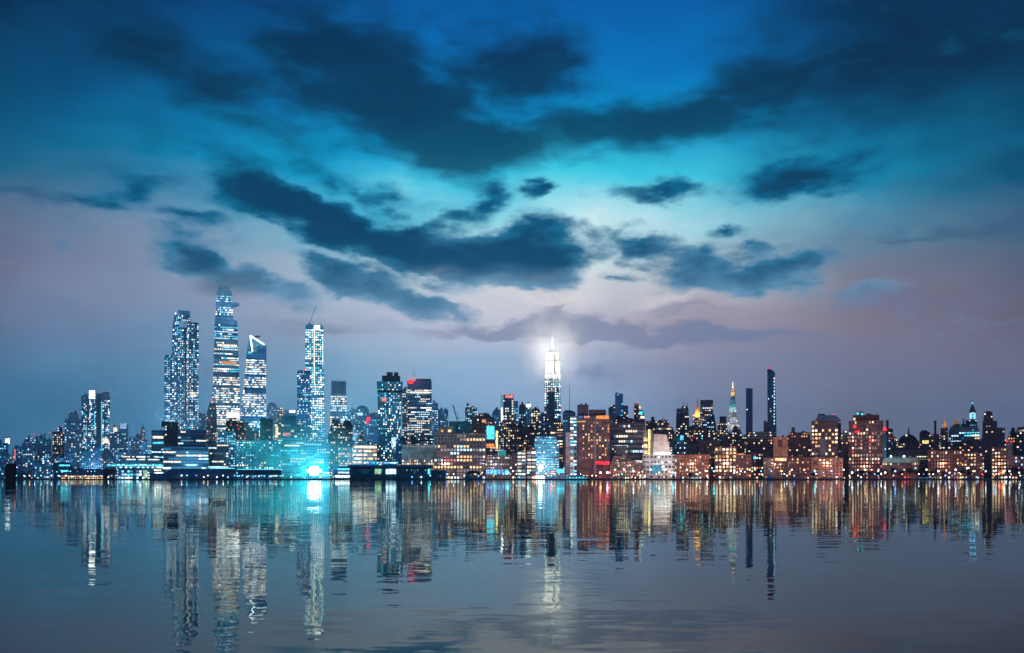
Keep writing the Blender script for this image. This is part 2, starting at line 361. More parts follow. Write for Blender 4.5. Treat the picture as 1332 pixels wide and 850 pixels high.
GROUND = 1.5
PAL = {
 'west':   [('cream', 4), ('white', 5), ('cool', 6), ('cyan', 4), ('dimc', 5), ('warm', 1)],
 'teal':   [('cyan', 4), ('cool', 3), ('dimt', 5), ('teal', 3), ('white', 2)],
 'hy':     [('cream', 6), ('white', 5), ('hot', 3), ('cool', 2), ('warm', 2)],
 'hyc':    [('cool', 5), ('white', 4), ('hot', 1), ('cyan', 3), ('dimc', 3), ('warm', 1)],
 'lattice': [('cool', 5), ('hot', 4), ('cyan', 5), ('white', 4), ('cream', 2)],
 'office': [('white', 5), ('cream', 5), ('cool', 3), ('hot', 1), ('dimc', 1)],
 'mid':    [('cream', 5), ('white', 4), ('warm', 3), ('cool', 3), ('dimw', 3), ('pink', 1)],
 'east':   [('warm', 5), ('cream', 5), ('white', 2), ('orange', 2), ('dimw', 5), ('cool', 1), ('pink', 1)],
 'orange': [('orange', 7), ('warm', 5), ('dimo', 4), ('cream', 2), ('pink', 1)],
 'warm':   [('warm', 6), ('cream', 5), ('amber', 3), ('dimw', 3)],
 'far':    [('dimc', 6), ('cool', 3), ('cyan', 2), ('dimw', 2), ('white', 1)],
 'fare':   [('dimw', 4), ('warm', 3), ('cream', 2), ('dimc', 1), ('pink', 1)],
 'multi':  [('warm', 4), ('cream', 4), ('red', 1), ('blue', 1), ('white', 3), ('pink', 2), ('dimw', 3)],
}
def pick(rs, pal):
    t = rs.uniform(0, sum(w for _, w in PAL[pal]))
    for k, w in PAL[pal]:
        t -= w
        if t <= 0: return k
    return PAL[pal][-1][0]

class Win:   # how a facade is lit
    def __init__(s, p=.35, pal='mid', pw=3.3, ph=3.4, ww=.55, wh=.5, mode='resid', unlit=True, y0=None, y1=None, sides=True, margin=.04):
        s.__dict__.update(p=p, pal=pal, pw=pw, ph=ph, ww=ww, wh=wh, mode=mode, unlit=unlit, y0=y0, y1=y1, sides=sides, margin=margin)

ALL = []          # (x0, x1, D, short, root) for labels of lamps and for the overlap check
WINS_LEFT = {'n': 0}
def building(name, label, x0, x1, D, levels, wall='grey', wins=(), yaw=0, k=.7, parts=(), cat='building', group=None, indiv=0, roofs=True, seed=None, base=GROUND, short=None):
    """levels: [(row, left, right), ...] from the top of the outline down, in columns/rows of the reference frame seen at distance D"""
    rs = random.Random(seed if seed is not None else int(x0 * 131 + x1 * 17 + D))
    xc = (x0 + x1) / 2; a = math.atan((xc - CX) / F); ca = math.cos(a)
    root = bpy.data.objects.new(name, None); COL.objects.link(root)
    root.location = ((xc - CX) / F * D, D, base); root.rotation_euler = (0, 0, -a + R(yaw))
    tag(root, label, cat, group)
    mpx = D / F; th = abs(R(yaw)); s = ca / (math.cos(th) + k * math.sin(th))
    X = lambda px: (px - xc) * mpx * s
    Z = lambda py: CAM_Z - base + (HY - py) * mpx
    W = (x1 - x0) * mpx * s; dep = W * k if k * W < 70 else 70
    yc = lambda: 0.0
    H = dep / 2
    def ring(l, r, z):
        f = (r - l) / (x1 - x0); h = H * max(.25, min(1.3, f)) if k else H
        return [(X(l), -h, z), (X(r), -h, z), (X(r), h, z), (X(l), h, z)]
    lv = sorted(levels, key=lambda t: -t[0])
    if Z(lv[0][0]) > 0.5: lv = [(HY + 2.5 * F / D + 1, lv[0][1], lv[0][2])] + lv if False else [(None, lv[0][1], lv[0][2])] + lv
    rings = [ring(l, r, -1.0 if py is None else Z(py)) for py, l, r in lv]
    b = MB(); b.loft(rings, wall); b.build('wall', root)
    # windows
    found = []
    for wi, w in enumerate(wins):
        zlo = 1.0 if w.y1 is None else Z(w.y1); zhi = 1e9 if w.y0 is None else Z(w.y0)
        for j in range(len(rings) - 1):
            A, Bq = rings[j], rings[j + 1]
            h = Bq[0][2] - A[0][2]
            if h < 2: continue
            faces = [(0, 1)] + ([(1, 2), (3, 0)] if w.sides else [])
            for (p, q) in faces:
                P0, P1, Q0, Q1 = Vector(A[p]), Vector(A[q]), Vector(Bq[p]), Vector(Bq[q])
                L = (P1 - P0).length
                pw = w.pw * mpx; ph = w.ph * mpx
                nx = max(1, round(L / pw)); nz = max(1, round(h / ph))
                nrm = (P1 - P0).cross(Q0 - P0).normalized()
                floors = [rs.random() for _ in range(nz)]
                for r in range(nz):
                    v = (r + .5) / nz; z = A[0][2] + v * h
                    if z < zlo or z > zhi: continue
                    on = rs.random() < .5; fk = pick(rs, w.pal)
                    for c in range(nx):
                        u = (c + .5) / nx
                        if w.mode == 'office':
                            pf = w.p * (2.0 if floors[r] > .62 else (1.0 if floors[r] > .3 else .25))
                            if rs.random() < .35: on = rs.random() < pf
                            lit = on
                        elif w.mode == 'band': lit = rs.random() < w.p * 1.1 if floors[r] < .9 else False
                        elif w.mode == 'cols': lit = (rs.random() < w.p) if (c * 7 + wi) % 3 else rs.random() < w.p * .3
                        else: lit = rs.random() < w.p * (1.4 if floors[r] > .5 else .6)
                        if not lit and not w.unlit: continue
                        if rs.random() < .3 or w.mode != 'office': fk = pick(rs, w.pal)
                        key = fk if lit else 'glassd'
                        bot = P0 + (P1 - P0) * u; top = Q0 + (Q1 - Q0) * u
                        cpt = bot + (top - bot) * v
                        cw = L / nx * w.ww * (1.0 if w.mode in ('band', 'office') else rs.uniform(.8, 1.1)) / 2; ch = h / nz * w.wh / 2
                        found.append((lit, cpt, (P1 - P0).normalized(), (top - bot).normalized(), nrm, cw, ch, key, p == 0))
    one = found
    if indiv:
        lit = [f for f in found if f[0] and f[8]]; rs.shuffle(lit); sel = lit[:min(indiv, 100)]
        ids = set(map(id, sel)); one = [f for f in found if id(f) not in ids]
        for f in sel:
            o = bpy.data.objects.new('window', pane_mesh(f[7])); COL.objects.link(o); o.parent = root
            o.location = f[1]; o.rotation_euler = (0, 0, math.atan2(f[2].y, f[2].x)); o.scale = (f[5] * 2, .15, f[6] * 2)
            if f[7] in ('red', 'blue') : o['label'] = 'window lit ' + f[7]
    if one:
        b = MB()
        for lt, c, u, v, n, cw, ch, key, fr in one:
            c2 = c + n * .12
            b.face([c2 - u * cw - v * ch, c2 + u * cw - v * ch, c2 + u * cw + v * ch, c2 - u * cw + v * ch], key)
        o = b.build('window', root)
        if len(one) > 1: o['kind'] = 'stuff'
    # parts
    def add(spec):
        kind = spec[0]; pn = spec[1]; b = MB()
        if kind == 'box':      # name,l,r,ytop,ybot,mat[,front fraction, back fraction]
            _, _, l, r, yt, yb, mk = spec[:7]; fr_, bk_ = (spec[7], spec[8]) if len(spec) > 8 else (-.8, .8)
            b.box(X(l), X(r), H * fr_, H * bk_, Z(yb), Z(yt), mk)
        elif kind == 'taper':  # name, l,r,ybot, l2,r2,ytop, mat
            _, _, l, r, yb, l2, r2, yt, mk = spec[:9]; h1 = (X(r) - X(l)) / 2; h2 = (X(r2) - X(l2)) / 2
            b.loft([[(X(l), -h1, Z(yb)), (X(r), -h1, Z(yb)), (X(r), h1, Z(yb)), (X(l), h1, Z(yb))], [(X(l2), -h2, Z(yt)), (X(r2), -h2, Z(yt)), (X(r2), h2, Z(yt)), (X(l2), h2, Z(yt))]], mk, True, True)
        elif kind == 'mast':   # name,x,ytop,ybot,rpx,mat
            _, _, x, yt, yb, rp, mk = spec[:7]; b.cyl(X(x), 0, Z(yb), Z(yt), rp * mpx, rp * mpx * .5, mk, 6)
        elif kind == 'light':  # name,x,y,rpx,mat  (beacon)
            _, _, x, y, rp, mk = spec[:6]; fy = spec[6] if len(spec) > 6 else 0; b.ball(X(x), H * fy, Z(y), rp * mpx, mk, 8, 6)
        elif kind == 'panel':  # name,l,r,ytop,ybot,mat : a lit sign or strip standing proud of the front face
            _, _, l, r, yt, yb, mk = spec[:7]; fy = spec[7] if len(spec) > 7 else 1.0
            b.box(X(l), X(r), -H * fy - 1.1, -H * fy - .15, Z(yb), Z(yt), mk)
        elif kind == 'tank':   # name,x,ytop,rpx
            _, _, x, yt, rp = spec[:5]; yb = spec[5]; r = rp * mpx; z0, z1 = Z(yb), Z(yt); hh = z1 - z0
            for sx in (-1, 1):
                for sy in (-1, 1): b.bar((X(x) + sx * r * .7, sy * r * .7, z0), (X(x) + sx * r * .7, sy * r * .7, z0 + hh * .35), r * .09, 'metal')
            b.cyl(X(x), 0, z0 + hh * .35, z0 + hh * .78, r, r, 'wood', 12); b.cyl(X(x), 0, z0 + hh * .78, z1, r * 1.08, .05, 'slate', 12)
        elif kind == 'dome':   # name,x,ybase,rpx,squash,mat
            _, _, x, yb, rp, sq, mk = spec[:7]; r = rp * mpx; n = 16
            b.loft([[(X(x) + r * math.cos(t) * math.cos(2 * math.pi * q / n), r * .8 * math.cos(t) * math.sin(2 * math.pi * q / n), Z(yb) + r * sq * math.sin(t)) for q in range(n)] for t in [R(90) * i / 7 for i in range(8)]], mk, True, True)
        elif kind == 'bar':    # name, x0,y0,x1,y1,rpx,mat
            _, _, xa, ya, xb, yb, rp, mk = spec[:8]; fy = spec[8] if len(spec) > 8 else 0
            b.bar((X(xa), H * fy, Z(ya)), (X(xb), H * fy, Z(yb)), rp * mpx, mk, 6)
        elif kind == 'poly':   # name, [(x,y)...], mat, front, back : an upright prism
            _, _, pts, mk, f0, f1 = spec[:6]
            n = len(pts); A = [(X(x), H * f0, Z(y)) for x, y in pts]; Bk = [(X(x), H * f1, Z(y)) for x, y in pts]
            b.loft([A, Bk], mk, True, True)
        return b.build(pn, root)
    for sp in parts:
        if isinstance(sp, list):
            par = add(sp[0])
            for ch in sp[1:]:
                c = add(ch); c.parent = par
        else: add(sp)
    # roof clutter: parapet, bulkheads, ducts
    tp = lv[-1]
    if roofs:
        wpx = tp[2] - tp[1]
        if wpx > 5:
            b = MB(); n = max(1, int(wpx / 4.5))
            l0, r0 = tp[1] + wpx * .1, tp[2] - wpx * .1
            for i in range(n):
                bw = rs.uniform(1.6, 3.6); bx = rs.uniform(l0, max(l0 + .1, r0 - bw)); bh = rs.uniform(.8, 2.4)
                b = MB(); b.box(X(bx), X(bx + bw), -H * rs.uniform(.1, .5), H * .4, Z(tp[0]) - .05, Z(tp[0] - bh), 'roof' if rs.random() < .6 else wall)
                b.build('roof_bulkhead', root)
            if rs.random() < .35: add(('mast', 'antenna', rs.uniform(l0, r0), tp[0] - rs.uniform(3, 7), tp[0], .22, 'metal'))
            if rs.random() < .3: add(('tank', 'water_tank', rs.uniform(l0, r0), tp[0] - rs.uniform(3.2, 4.6), rs.uniform(1.0, 1.5), tp[0]))
        if D < 1800 and wpx > 8:
            b = MB(); o_ = .35
            b.box(X(tp[1]) - o_, X(tp[2]) + o_, -H * 1.0 - o_, -H + .9, Z(tp[0]) - 1.0, Z(tp[0]) + 1.1, wall); b.build('cornice', root)
    ALL.append((x0, x1, D, short or label, root, dep, W))
    return root

# ------------------------------------------------------------------ the city
def bx(l, r, t): return [(t, l, r)]
B = building
# ---- far left shore, hazy
B('apartment_block', 'teal lit apartment block at the far left edge with a white rooftop sign', -14, 11, 1750, bx(-14, 11, 577), 'blue', [Win(.5, 'teal', 2.6, 2.8)], parts=[('box', 'roof_sign', 7, 12.5, 571, 577.3, 'hot'), ('box', 'roof_bulkhead', -8, 2, 572, 577.2, 'navy')], short='the far left apartment block')
B('apartment_block', 'low hazy block with one warm lit edge beside the dark pier tower', 18, 44, 2100, [(588, 18, 44), (588, 20, 31), (582, 20, 31)], 'blue', [Win(.4, 'far', 2.6, 2.8)], parts=[('panel', 'lit_edge', 18.3, 20.2, 585, 599, 'pink')], short='the warm edged hazy block')
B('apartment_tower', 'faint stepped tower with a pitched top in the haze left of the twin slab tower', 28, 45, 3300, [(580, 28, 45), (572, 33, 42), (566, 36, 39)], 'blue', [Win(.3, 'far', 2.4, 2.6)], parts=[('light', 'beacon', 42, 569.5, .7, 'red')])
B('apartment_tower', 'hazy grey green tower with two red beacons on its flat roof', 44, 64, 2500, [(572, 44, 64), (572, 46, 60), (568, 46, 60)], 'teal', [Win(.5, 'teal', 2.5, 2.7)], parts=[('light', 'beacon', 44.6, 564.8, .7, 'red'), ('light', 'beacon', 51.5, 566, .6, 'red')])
B('radio_mast_tower', 'thin dim tower topped by a single red beacon between two hazy towers', 61, 67, 3000, bx(61, 67, 572), 'blue', [Win(.3, 'far', 2.4, 2.6)], parts=[('mast', 'mast', 64, 563, 572, .4, 'metal'), ('light', 'beacon', 64, 562.8, .8, 'red')], cat='tower')
B('brick_tower', 'dark brick tower with pinkish windows and red beacons left of the blue capped tower', 68, 84, 2300, [(562, 68, 84), (562, 74, 81), (556, 74, 81)], 'brown', [Win(.55, 'mid', 2.6, 2.9)], parts=[('light', 'beacon', 75, 556, .7, 'red'), ('light', 'beacon', 79.5, 556, .7, 'red')])
B('office_tower', 'blue tower with a white band under its square crown between two red beacons', 84, 106, 2250, [(545, 84, 106), (545, 89, 102), (538, 89, 102)], 'steel', [Win(.35, 'west', 2.6, 2.9, y0=547)], parts=[('panel', 'crown_band', 90, 101, 542.6, 544.6, 'white', .62), ('light', 'beacon', 89.6, 537.3, .7, 'red'), ('light', 'beacon', 101.4, 537.3, .7, 'red')])
B('twin_slab_tower', 'blue twin slab tower with white lit edge and two lit crowns on the left', 106, 143, 2150, [(516, 106, 143), (516, 109, 142), (512.5, 112, 142)], 'blue',
  [Win(.65, 'lattice', 2.3, 2.5, .55, .55, 'cols', y0=519), Win(.45, 'lattice', 3.4, 2.6, .35, .6, y0=521)], yaw=0,
  parts=[('box', 'crown', 116, 123.5, 509.5, 520, 'hot', -1.03, .6), ('box', 'crown', 133.5, 142, 510.5, 520, 'white', -1.03, .6), ('poly', 'lit_edge', [(104.9, 611), (106, 611), (110.1, 516), (109.3, 516)], 'white', -1.05, -.9),
         ('panel', 'painted_recess', 125, 132.5, 514, 610, 'navy', .96), ('panel', 'lit_column', 122.4, 123.6, 538, 560, 'cyan'), ('panel', 'lit_column', 131.6, 132.8, 523, 604, 'cyan'), ('panel', 'lit_rooms', 133, 141, 571, 577, 'cream'), ('panel', 'lit_rooms', 121, 124.5, 585, 601, 'white'),  # recess is a raised navy panel, its shade put into the colour
         ('light', 'beacon', 117, 508.7, .8, 'red'), ('light', 'beacon', 122.8, 508.7, .8, 'red'), ('light', 'beacon', 134.5, 509.5, .8, 'red'), ('light', 'beacon', 141.4, 509.5, .8, 'red')], roofs=False)
B('apartment_tower', 'hazy tower with a small lit crown box just right of the twin slab tower', 143, 155, 2500, [(562, 143, 155), (562, 146.5, 153.5), (555, 146.5, 153.5)], 'blue', [Win(.45, 'west', 2.5, 2.7)], parts=[('panel', 'lit_crown', 147.5, 152.5, 556, 563, 'cream', .65), ('light', 'beacon', 145.5, 553, .7, 'red'), ('light', 'beacon', 153, 552.5, .7, 'red')])
B('apartment_tower', 'slim blue tower with four glowing vertical fins at its top', 155, 167, 2450, [(556, 155, 167), (551, 157, 165)], 'blue', [Win(.4, 'hyc', 2.5, 2.7, y0=562)], parts=[('panel', 'roof_fin', 157 + 2.1 * i, 157.9 + 2.1 * i, 551, 558, 'cool') for i in range(4)], roofs=False)
B('apartment_tower', 'small dim blue tower low between two slim towers on the left', 168, 176, 2700, bx(168, 176, 569), 'blue', [Win(.4, 'far', 2.5, 2.7)])
B('apartment_tower', 'dim stepped tower beside the red dotted narrow tower', 175, 184, 2800, [(572, 175, 184), (566, 177, 183)], 'steel', [Win(.3, 'far', 2.5, 2.7)])
B('narrow_tower', 'narrow tower with a column of pinkish lights and a thin spire on the left shore', 183, 189, 2650, [(560, 183, 189), (556, 184.5, 187.5)], 'blue', [Win(.3, 'far', 2.2, 2.6)], parts=[('mast', 'spire', 186, 551.5, 556, .6, 'metal')] + [('panel', 'lit_column', 185.2, 187.2, 559 + 5 * i, 562 + 5 * i, 'pink') for i in range(5)])
B('apartment_block', 'low dim block beside the dark office with a roof tank', 189, 200, 2300, bx(189, 200, 580), 'blue', [Win(.45, 'west', 2.5, 2.7)])
B('row_of_flats', 'pale low flats behind the water on the far left', 42, 66, 1600, [(604, 42, 66), (596, 54, 66)], 'steel', [Win(.35, 'hyc', 2.6, 3)], cat='building', short='the pale flats')
B('warehouse', 'long low grey warehouse at the water by the dark pier tower', 20, 41, 1290, bx(20, 41, 616), 'grey', [Win(.2, 'far', 3, 3)], k=.9, short='the grey warehouse')
B('stepped_flats', 'dark stepped building with two cyan lit storeys left of the salmon lit pier shed', 69, 96, 1420, [(610, 69, 96), (603, 69, 92)], 'navy', [Win(.2, 'teal', 3, 3)], parts=[('panel', 'lit_storey', 77, 91, 604.8, 606.8, 'cyan'), ('panel', 'lit_storey', 79, 93, 612, 614, 'cyan')], short='the stepped building')
B('small_store', 'small pale lit store on the water between the warehouse and the stepped building', 52, 70, 1280, bx(52, 70, 617.5), 'steel', [Win(.5, 'west', 2.4, 2.4)], k=.5, short='the pale store')
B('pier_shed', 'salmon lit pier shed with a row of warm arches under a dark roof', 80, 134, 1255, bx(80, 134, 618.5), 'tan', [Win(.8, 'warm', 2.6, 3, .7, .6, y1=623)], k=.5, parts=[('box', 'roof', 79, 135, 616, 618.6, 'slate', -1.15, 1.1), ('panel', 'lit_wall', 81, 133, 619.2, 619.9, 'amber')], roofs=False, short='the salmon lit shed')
B('pier_hall', 'long dark roofed hall behind the salmon lit pier shed with a dotted row of lamps', 90, 152, 1370, bx(90, 152, 611.5), 'slate', [Win(.4, 'west', 4, 4, .3, .3)], k=.5, short='the dark roofed hall')
B('gatehouse', 'plum coloured windowless gatehouse at the water beside the glass terminal', 134.5, 150, 1262, bx(134.5, 150, 611), 'brown', [Win(.12, 'west', 3, 3, unlit=False)], k=.6, short='the plum gatehouse')
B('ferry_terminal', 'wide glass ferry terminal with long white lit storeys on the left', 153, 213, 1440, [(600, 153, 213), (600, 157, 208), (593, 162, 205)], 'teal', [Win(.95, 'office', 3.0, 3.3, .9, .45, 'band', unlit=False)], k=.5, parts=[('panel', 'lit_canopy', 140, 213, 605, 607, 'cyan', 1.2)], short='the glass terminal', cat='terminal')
B('glass_pavilion', 'two storey glass pavilion with greenish white light at the end of the ferry terminal', 154, 192, 1266, bx(154, 192, 611.5), 'teal', [Win(.85, 'hyc', 3.4, 3.8, .8, .55, 'band')], k=.6, parts=[('panel', 'lit_bay', 186, 191.5, 612, 622, 'green')], short='the glass pavilion')

# ---- the tall western cluster
B('paired_glass_tower', 'tallest left glass tower of two joined shafts with a bright vertical light strip', 215, 258.5, 1980,
  [(468, 214, 258.5), (464, 216, 258.5), (464, 223.5, 258.5), (421.5, 225, 258.5), (421.5, 226, 247.5), (411, 227, 247.5)], 'blue',
  [Win(.7, 'lattice', 2.3, 2.8, .5, .5, 'cols'), Win(.25, 'lattice', 2.3, 2.8, .55, .5, 'resid', unlit=False)], k=.6,
  parts=[('box', 'crown', 231.5, 247.3, 406.3, 412, 'steel', -.98, .8), ('box', 'crown', 244, 258.6, 420.6, 423, 'navy', -.9, .9)] +
        [('panel', 'light_strip', 227.7, 229.2, 409 + 4.3 * i, 411.9 + 4.3 * i, 'white' if i % 3 else 'cool', .98) for i in range(34)] +
        [('panel', 'light_strip', 243.4, 244.6, 430 + 4.1 * i, 432.3 + 4.1 * i, 'amber' if i % 2 else 'cream', 1.0) for i in range(29)] +
        [('panel', 'lit_floors', 233, 243, 420, 428, 'dimc'), ('panel', 'painted_recess', 239.8, 242.6, 424, 550, 'navy', .99), ('panel', 'lit_floors', 246.5, 256, 514, 516.6, 'cream'), ('panel', 'lit_floors', 248, 254, 511.4, 513.4, 'cream')], roofs=False)  # recess here is a raised strip, darkened by colour alone
B('stepped_supertall_tower', 'highest stepped tower with dense white floors, its top fading into low cloud', 275, 312, 1880,
  [(580, 274, 312.5), (500, 277, 311.5), (455, 278.5, 310), (418, 279.5, 308.5), (418, 280, 303.5), (392, 281, 302), (380, 282, 301)], 'steel',
  [Win(.96, 'hy', 2.3, 2.9, .8, .5, 'band', y0=492), Win(.95, 'lattice', 2.5, 2.9, .6, .5, 'office', y0=424, y1=486), Win(.85, 'lattice', 2.6, 3.0, .7, .45, 'band', y0=402, y1=416), Win(.95, 'hyc', 2.6, 3.4, .7, .5, 'band', y0=385, y1=394.5, sides=False)], k=.8,
  parts=[('poly', 'observation_deck', [(300, 394), (300, 399.5), (304, 399.5), (311.5, 396.5), (311.5, 395)], 'steel', -.5, .3), ('panel', 'lit_floors', 296, 311, 538, 545, 'hot', 1.04), ('panel', 'dark_storey', 278, 311, 487, 492, 'navy', 1.0), ('box', 'mechanical_crown', 284, 299, 375, 380.5, 'steel'),
         ('panel', 'lit_floors', 283, 308, 450.5, 452.8, 'cream', 1.03), ('panel', 'lit_floors', 287, 307, 472, 476, 'amber', 1.03)], roofs=False)
B('observation_tower', 'angular tower whose sloped top carries a glowing white triangle', 312, 346, 1800,
  [(600, 309, 345.5), (540, 313, 346), (500, 317.5, 346), (466, 320.5, 346.5), (452, 322, 346.5)], 'blue',
  [Win(.88, 'hy', 2.4, 2.8, .8, .5, 'band', y0=470), Win(.1, 'hyc', 3, 3.3, y0=455, y1=469)], k=.75,
  parts=[('poly', 'sloped_crown', [(322, 452.2), (325, 438.6), (346.5, 450.5), (346.5, 452.2)], 'blue', -1.0, 1.0),
         ('bar', 'triangle_edge', 325.5, 439, 344.5, 450.5, .9, 'hot', -1.15), ('bar', 'triangle_edge', 344.5, 450.5, 328.5, 459.5, .9, 'white', -1.15), ('bar', 'triangle_edge', 328.5, 459.5, 325.5, 439, .9, 'hot', -1.15),
         ('poly', 'triangle_glass', [(328.5, 445), (338.5, 450.5), (330, 455.5)], 'dimc', -1.08, -1.02), ('mast', 'spire', 325.6, 433.5, 440, .4, 'metal'), ('poly', 'observation_deck', [(331, 438), (331, 439.5), (338.5, 437.5), (337, 437)], 'metal', -.4, .4),
         ('panel', 'dark_storey', 318, 346.3, 508, 513.5, 'navy', 1.04), ('panel', 'lit_sign', 323, 327, 459.5, 461.5, 'cyan', 1.0)], roofs=False)
B('lattice_glass_tower', 'very bright white and cyan lattice tower under construction with a crane on top', 397, 420.5, 1850,
  [(600, 395.5, 422.5), (500, 396.5, 421.5), (430, 397.5, 420.5), (426, 398, 419.5)], 'teal',
  [Win(1, 'lattice', 2.6, 3.0, .66, .55, 'band', y0=431, unlit=False)], k=.9,
  parts=[('panel', 'lit_spine', 408, 409.6, 427, 500, 'cream', 1.0), ('panel', 'lit_spine', 409, 410.0, 500, 590, 'cool', 1.0), ('panel', 'lit_crown', 409, 416, 425, 431, 'hot', 1.0), ('box', 'crown', 398.5, 419, 423.5, 427, 'steel'),
         ('panel', 'lit_spine', 419.3, 420.2, 440, 560, 'cool', .97)], roofs=False)
B('dark_slab_tower', 'dark rounded shouldered slab speckled with small lights left of the lattice tower', 386, 405, 1760, [(486, 386.5, 405), (482.5, 388.5, 403)], 'navy', [Win(.42, 'lattice', 2.4, 2.7, .55, .5)], parts=[('light', 'beacon', 396.5, 480.6, 1.3, 'red', -.5)], k=.6, roofs=False)
B('capped_office_tower', 'cream lit tower with a dark blue ribbed crown right of the lattice tower', 430, 450.5, 2080, [(560, 429, 451), (512.5, 430.5, 450.5)], 'steel', [Win(.9, 'office', 2.8, 3.0, .75, .6, 'band', y0=514)], k=.8,
  parts=[('box', 'ribbed_crown', 431, 450, 497, 513, 'navy')] + [('box', 'crown_rib', 431.5 + 3.1 * i, 432.5 + 3.1 * i, 495.6, 512, 'blue', -1.0, -.85) for i in range(6)], roofs=False)
B('round_topped_tower', 'dim blue tower with a rounded top between the triangle tower and the dark slab', 347.5, 361, 2300, bx(347.5, 361, 530), 'blue', [Win(.3, 'far', 2.6, 2.8)], parts=[('dome', 'rounded_top', 354.2, 530, 6.4, 1.0, 'blue'), ('light', 'beacon', 355, 522.5, .6, 'amber')], roofs=False)
B('brown_tower', 'narrow dark brown tower of small warm lights behind the ribbed roof block', 360, 369, 1990, [(536, 360, 369), (530, 363, 368)], 'brown', [Win(.4, 'east', 2.6, 2.8)])
B('sign_roofed_building', 'blue building with a white lit rooftop sign behind the ribbed roof block', 367, 388, 2080, bx(367, 388, 538), 'blue', [Win(.3, 'west', 2.8, 2.8)], parts=[('panel', 'roof_sign', 376.5, 384, 534.5, 537.5, 'hot'), ('box', 'sign_frame', 370, 387, 533.4, 538, 'blue', 0, .5)], roofs=False)
B('ribbed_roof_block', 'gridded grey block with a dark ribbed plant room on its roof', 357, 391, 1570, [(552.5, 357, 391)], 'grey', [Win(.2, 'mid', 4.2, 3.6, .7, .6), ], k=.6,
  parts=[('box', 'plant_room', 367, 385, 541.5, 553, 'navy')] + [('box', 'rib', 369 + 3.2 * i, 370 + 3.2 * i, 541, 553, 'metal', -.95, -.8) for i in range(5)] + [('panel', 'lit_floor', 368, 378, 564, 568, 'pink'), ('panel', 'lit_edge', 358.5, 362, 556, 570, 'warm')], roofs=False)
B('small_dark_tower', 'small plum dark building with a red beacon left of the highest tower', 268.5, 282, 1740, [(540, 268.5, 282), (527, 272, 281), (522.5, 274, 277)], 'brown', [Win(.25, 'multi', 2.8, 2.9)], parts=[('light', 'beacon', 275.3, 520.4, 1.1, 'red')])
B('hazy_block', 'pale hazy block between the paired glass tower and the plum building', 256, 270, 2500, bx(256, 270, 539), 'steel', [Win(.25, 'far', 2.6, 2.8)])
B('dark_block', 'dark block of scattered warm windows in front of the highest tower', 293.5, 310, 1620, [(552, 293.5, 310), (545, 296, 308)], 'brown', [Win(.4, 'east', 2.8, 3.1)])
B('slate_block', 'low brownish slate block with few lights right of the triangle tower foot', 336, 355, 1600, [(546, 338, 355)], 'dark', [Win(.22, 'mid', 2.8, 3.1)])
B('dotted_block', 'narrow dark block with pink dots in front of the triangle tower', 309, 323, 1640, bx(309, 323, 551), 'dark', [Win(.4, 'multi', 2.8, 3.0)])
B('purple_block', 'grey purple block behind the teal lit wharf beneath the triangle tower', 319, 337, 1500, bx(319, 337, 558), 'grey', [Win(.2, 'mid', 2.8, 3.1)])
B('bright_base_block', 'white lit base block in front of the highest tower', 268, 306, 1560, bx(283, 306, 563), 'steel', [Win(.75, 'hyc', 2.8, 3.2, .6, .5)], k=.5)
B('tank_topped_building', 'teal lit office with a dark roof water tank left of the white striped office', 197, 214, 1545, bx(197, 214, 560), 'teal', [Win(.8, 'hyc', 4, 3.4, .85, .4, 'office')], k=.8, parts=[('tank', 'water_tank', 213, 546.5, 3.0, 560.2), ('panel', 'lit_floor', 199, 212, 568, 571, 'cream'), ('panel', 'lit_floor', 199, 212, 575.5, 577.5, 'cyan')], roofs=False, short='the tank topped office')
B('warehouse_block', 'windowless plum grey loft block between the tank topped and white striped offices', 214, 232, 1530, [(550.5, 214, 232)], 'brown', [Win(.12, 'mid', 3.2, 3.4)], k=.7, short='the plum loft')
B('striped_office', 'wide office block with many broken white lit storeys under the paired glass tower', 232, 268, 1500, [(561, 232, 268)], 'navy', [Win(.95, 'office', 3.0, 3.7, .92, .5, 'office')], k=.7, short='the white striped office', parts=[('box', 'roof_parapet', 232, 262, 559.5, 561.4, 'dark')])
B('lower_office', 'lower brightly lit wing in front of the white striped office', 213, 271, 1400, [(583, 213, 271)], 'navy', [Win(.95, 'office', 3.0, 4.0, .9, .5, 'office')], k=.5, short='the lower bright wing')
B('filler_office', 'lit mid rise behind the teal wharf left of the base block', 270, 297, 1450, [(578, 270, 297)], 'grey', [Win(.6, 'office', 3.0, 3.4, .8, .5, 'office')], k=.5, short='the lit mid rise')
# teal wharf
B('glare_hall', 'broad hall standing in for teal glare with ribbed wall left of the white floodlight', 308, 365, 1400, [(574, 308, 340), (574, 309, 365)] if False else [(575, 308, 365)], 'teal', [Win(.3, 'teal', 2.8, 3.2, .5, .5), Win(.28, 'lattice', 3, 3.3, .6, .45, 'office', unlit=False)], k=.5, short='the teal wharf hall',  # hall stands in for a block of teal glare
  parts=[('box', 'wall_rib', 312 + 7.5 * i, 313 + 7.5 * i, 575, 620, 'copper', -1.1, -1.0) for i in range(7)] + [('panel', 'lit_column', 331.5, 333, 566, 586, 'dimw', .9)])
B('gridded_office', 'teal tinted office with stacked balconies and a few lit rooms behind the floodlight', 360, 398, 1460, [(585, 360, 398), (572, 362, 392)], 'teal', [Win(.3, 'hyc', 3.4, 3.6, .75, .45, 'office')], k=.5, short='the balconied office')
B('deep_blue_store', 'deep blue store behind and right of the white floodlight', 396, 428, 1470, bx(396, 428, 577), 'blue', [Win(.35, 'hyc', 3.0, 3.3, .55, .45, 'office')], k=.5, short='the deep blue store')
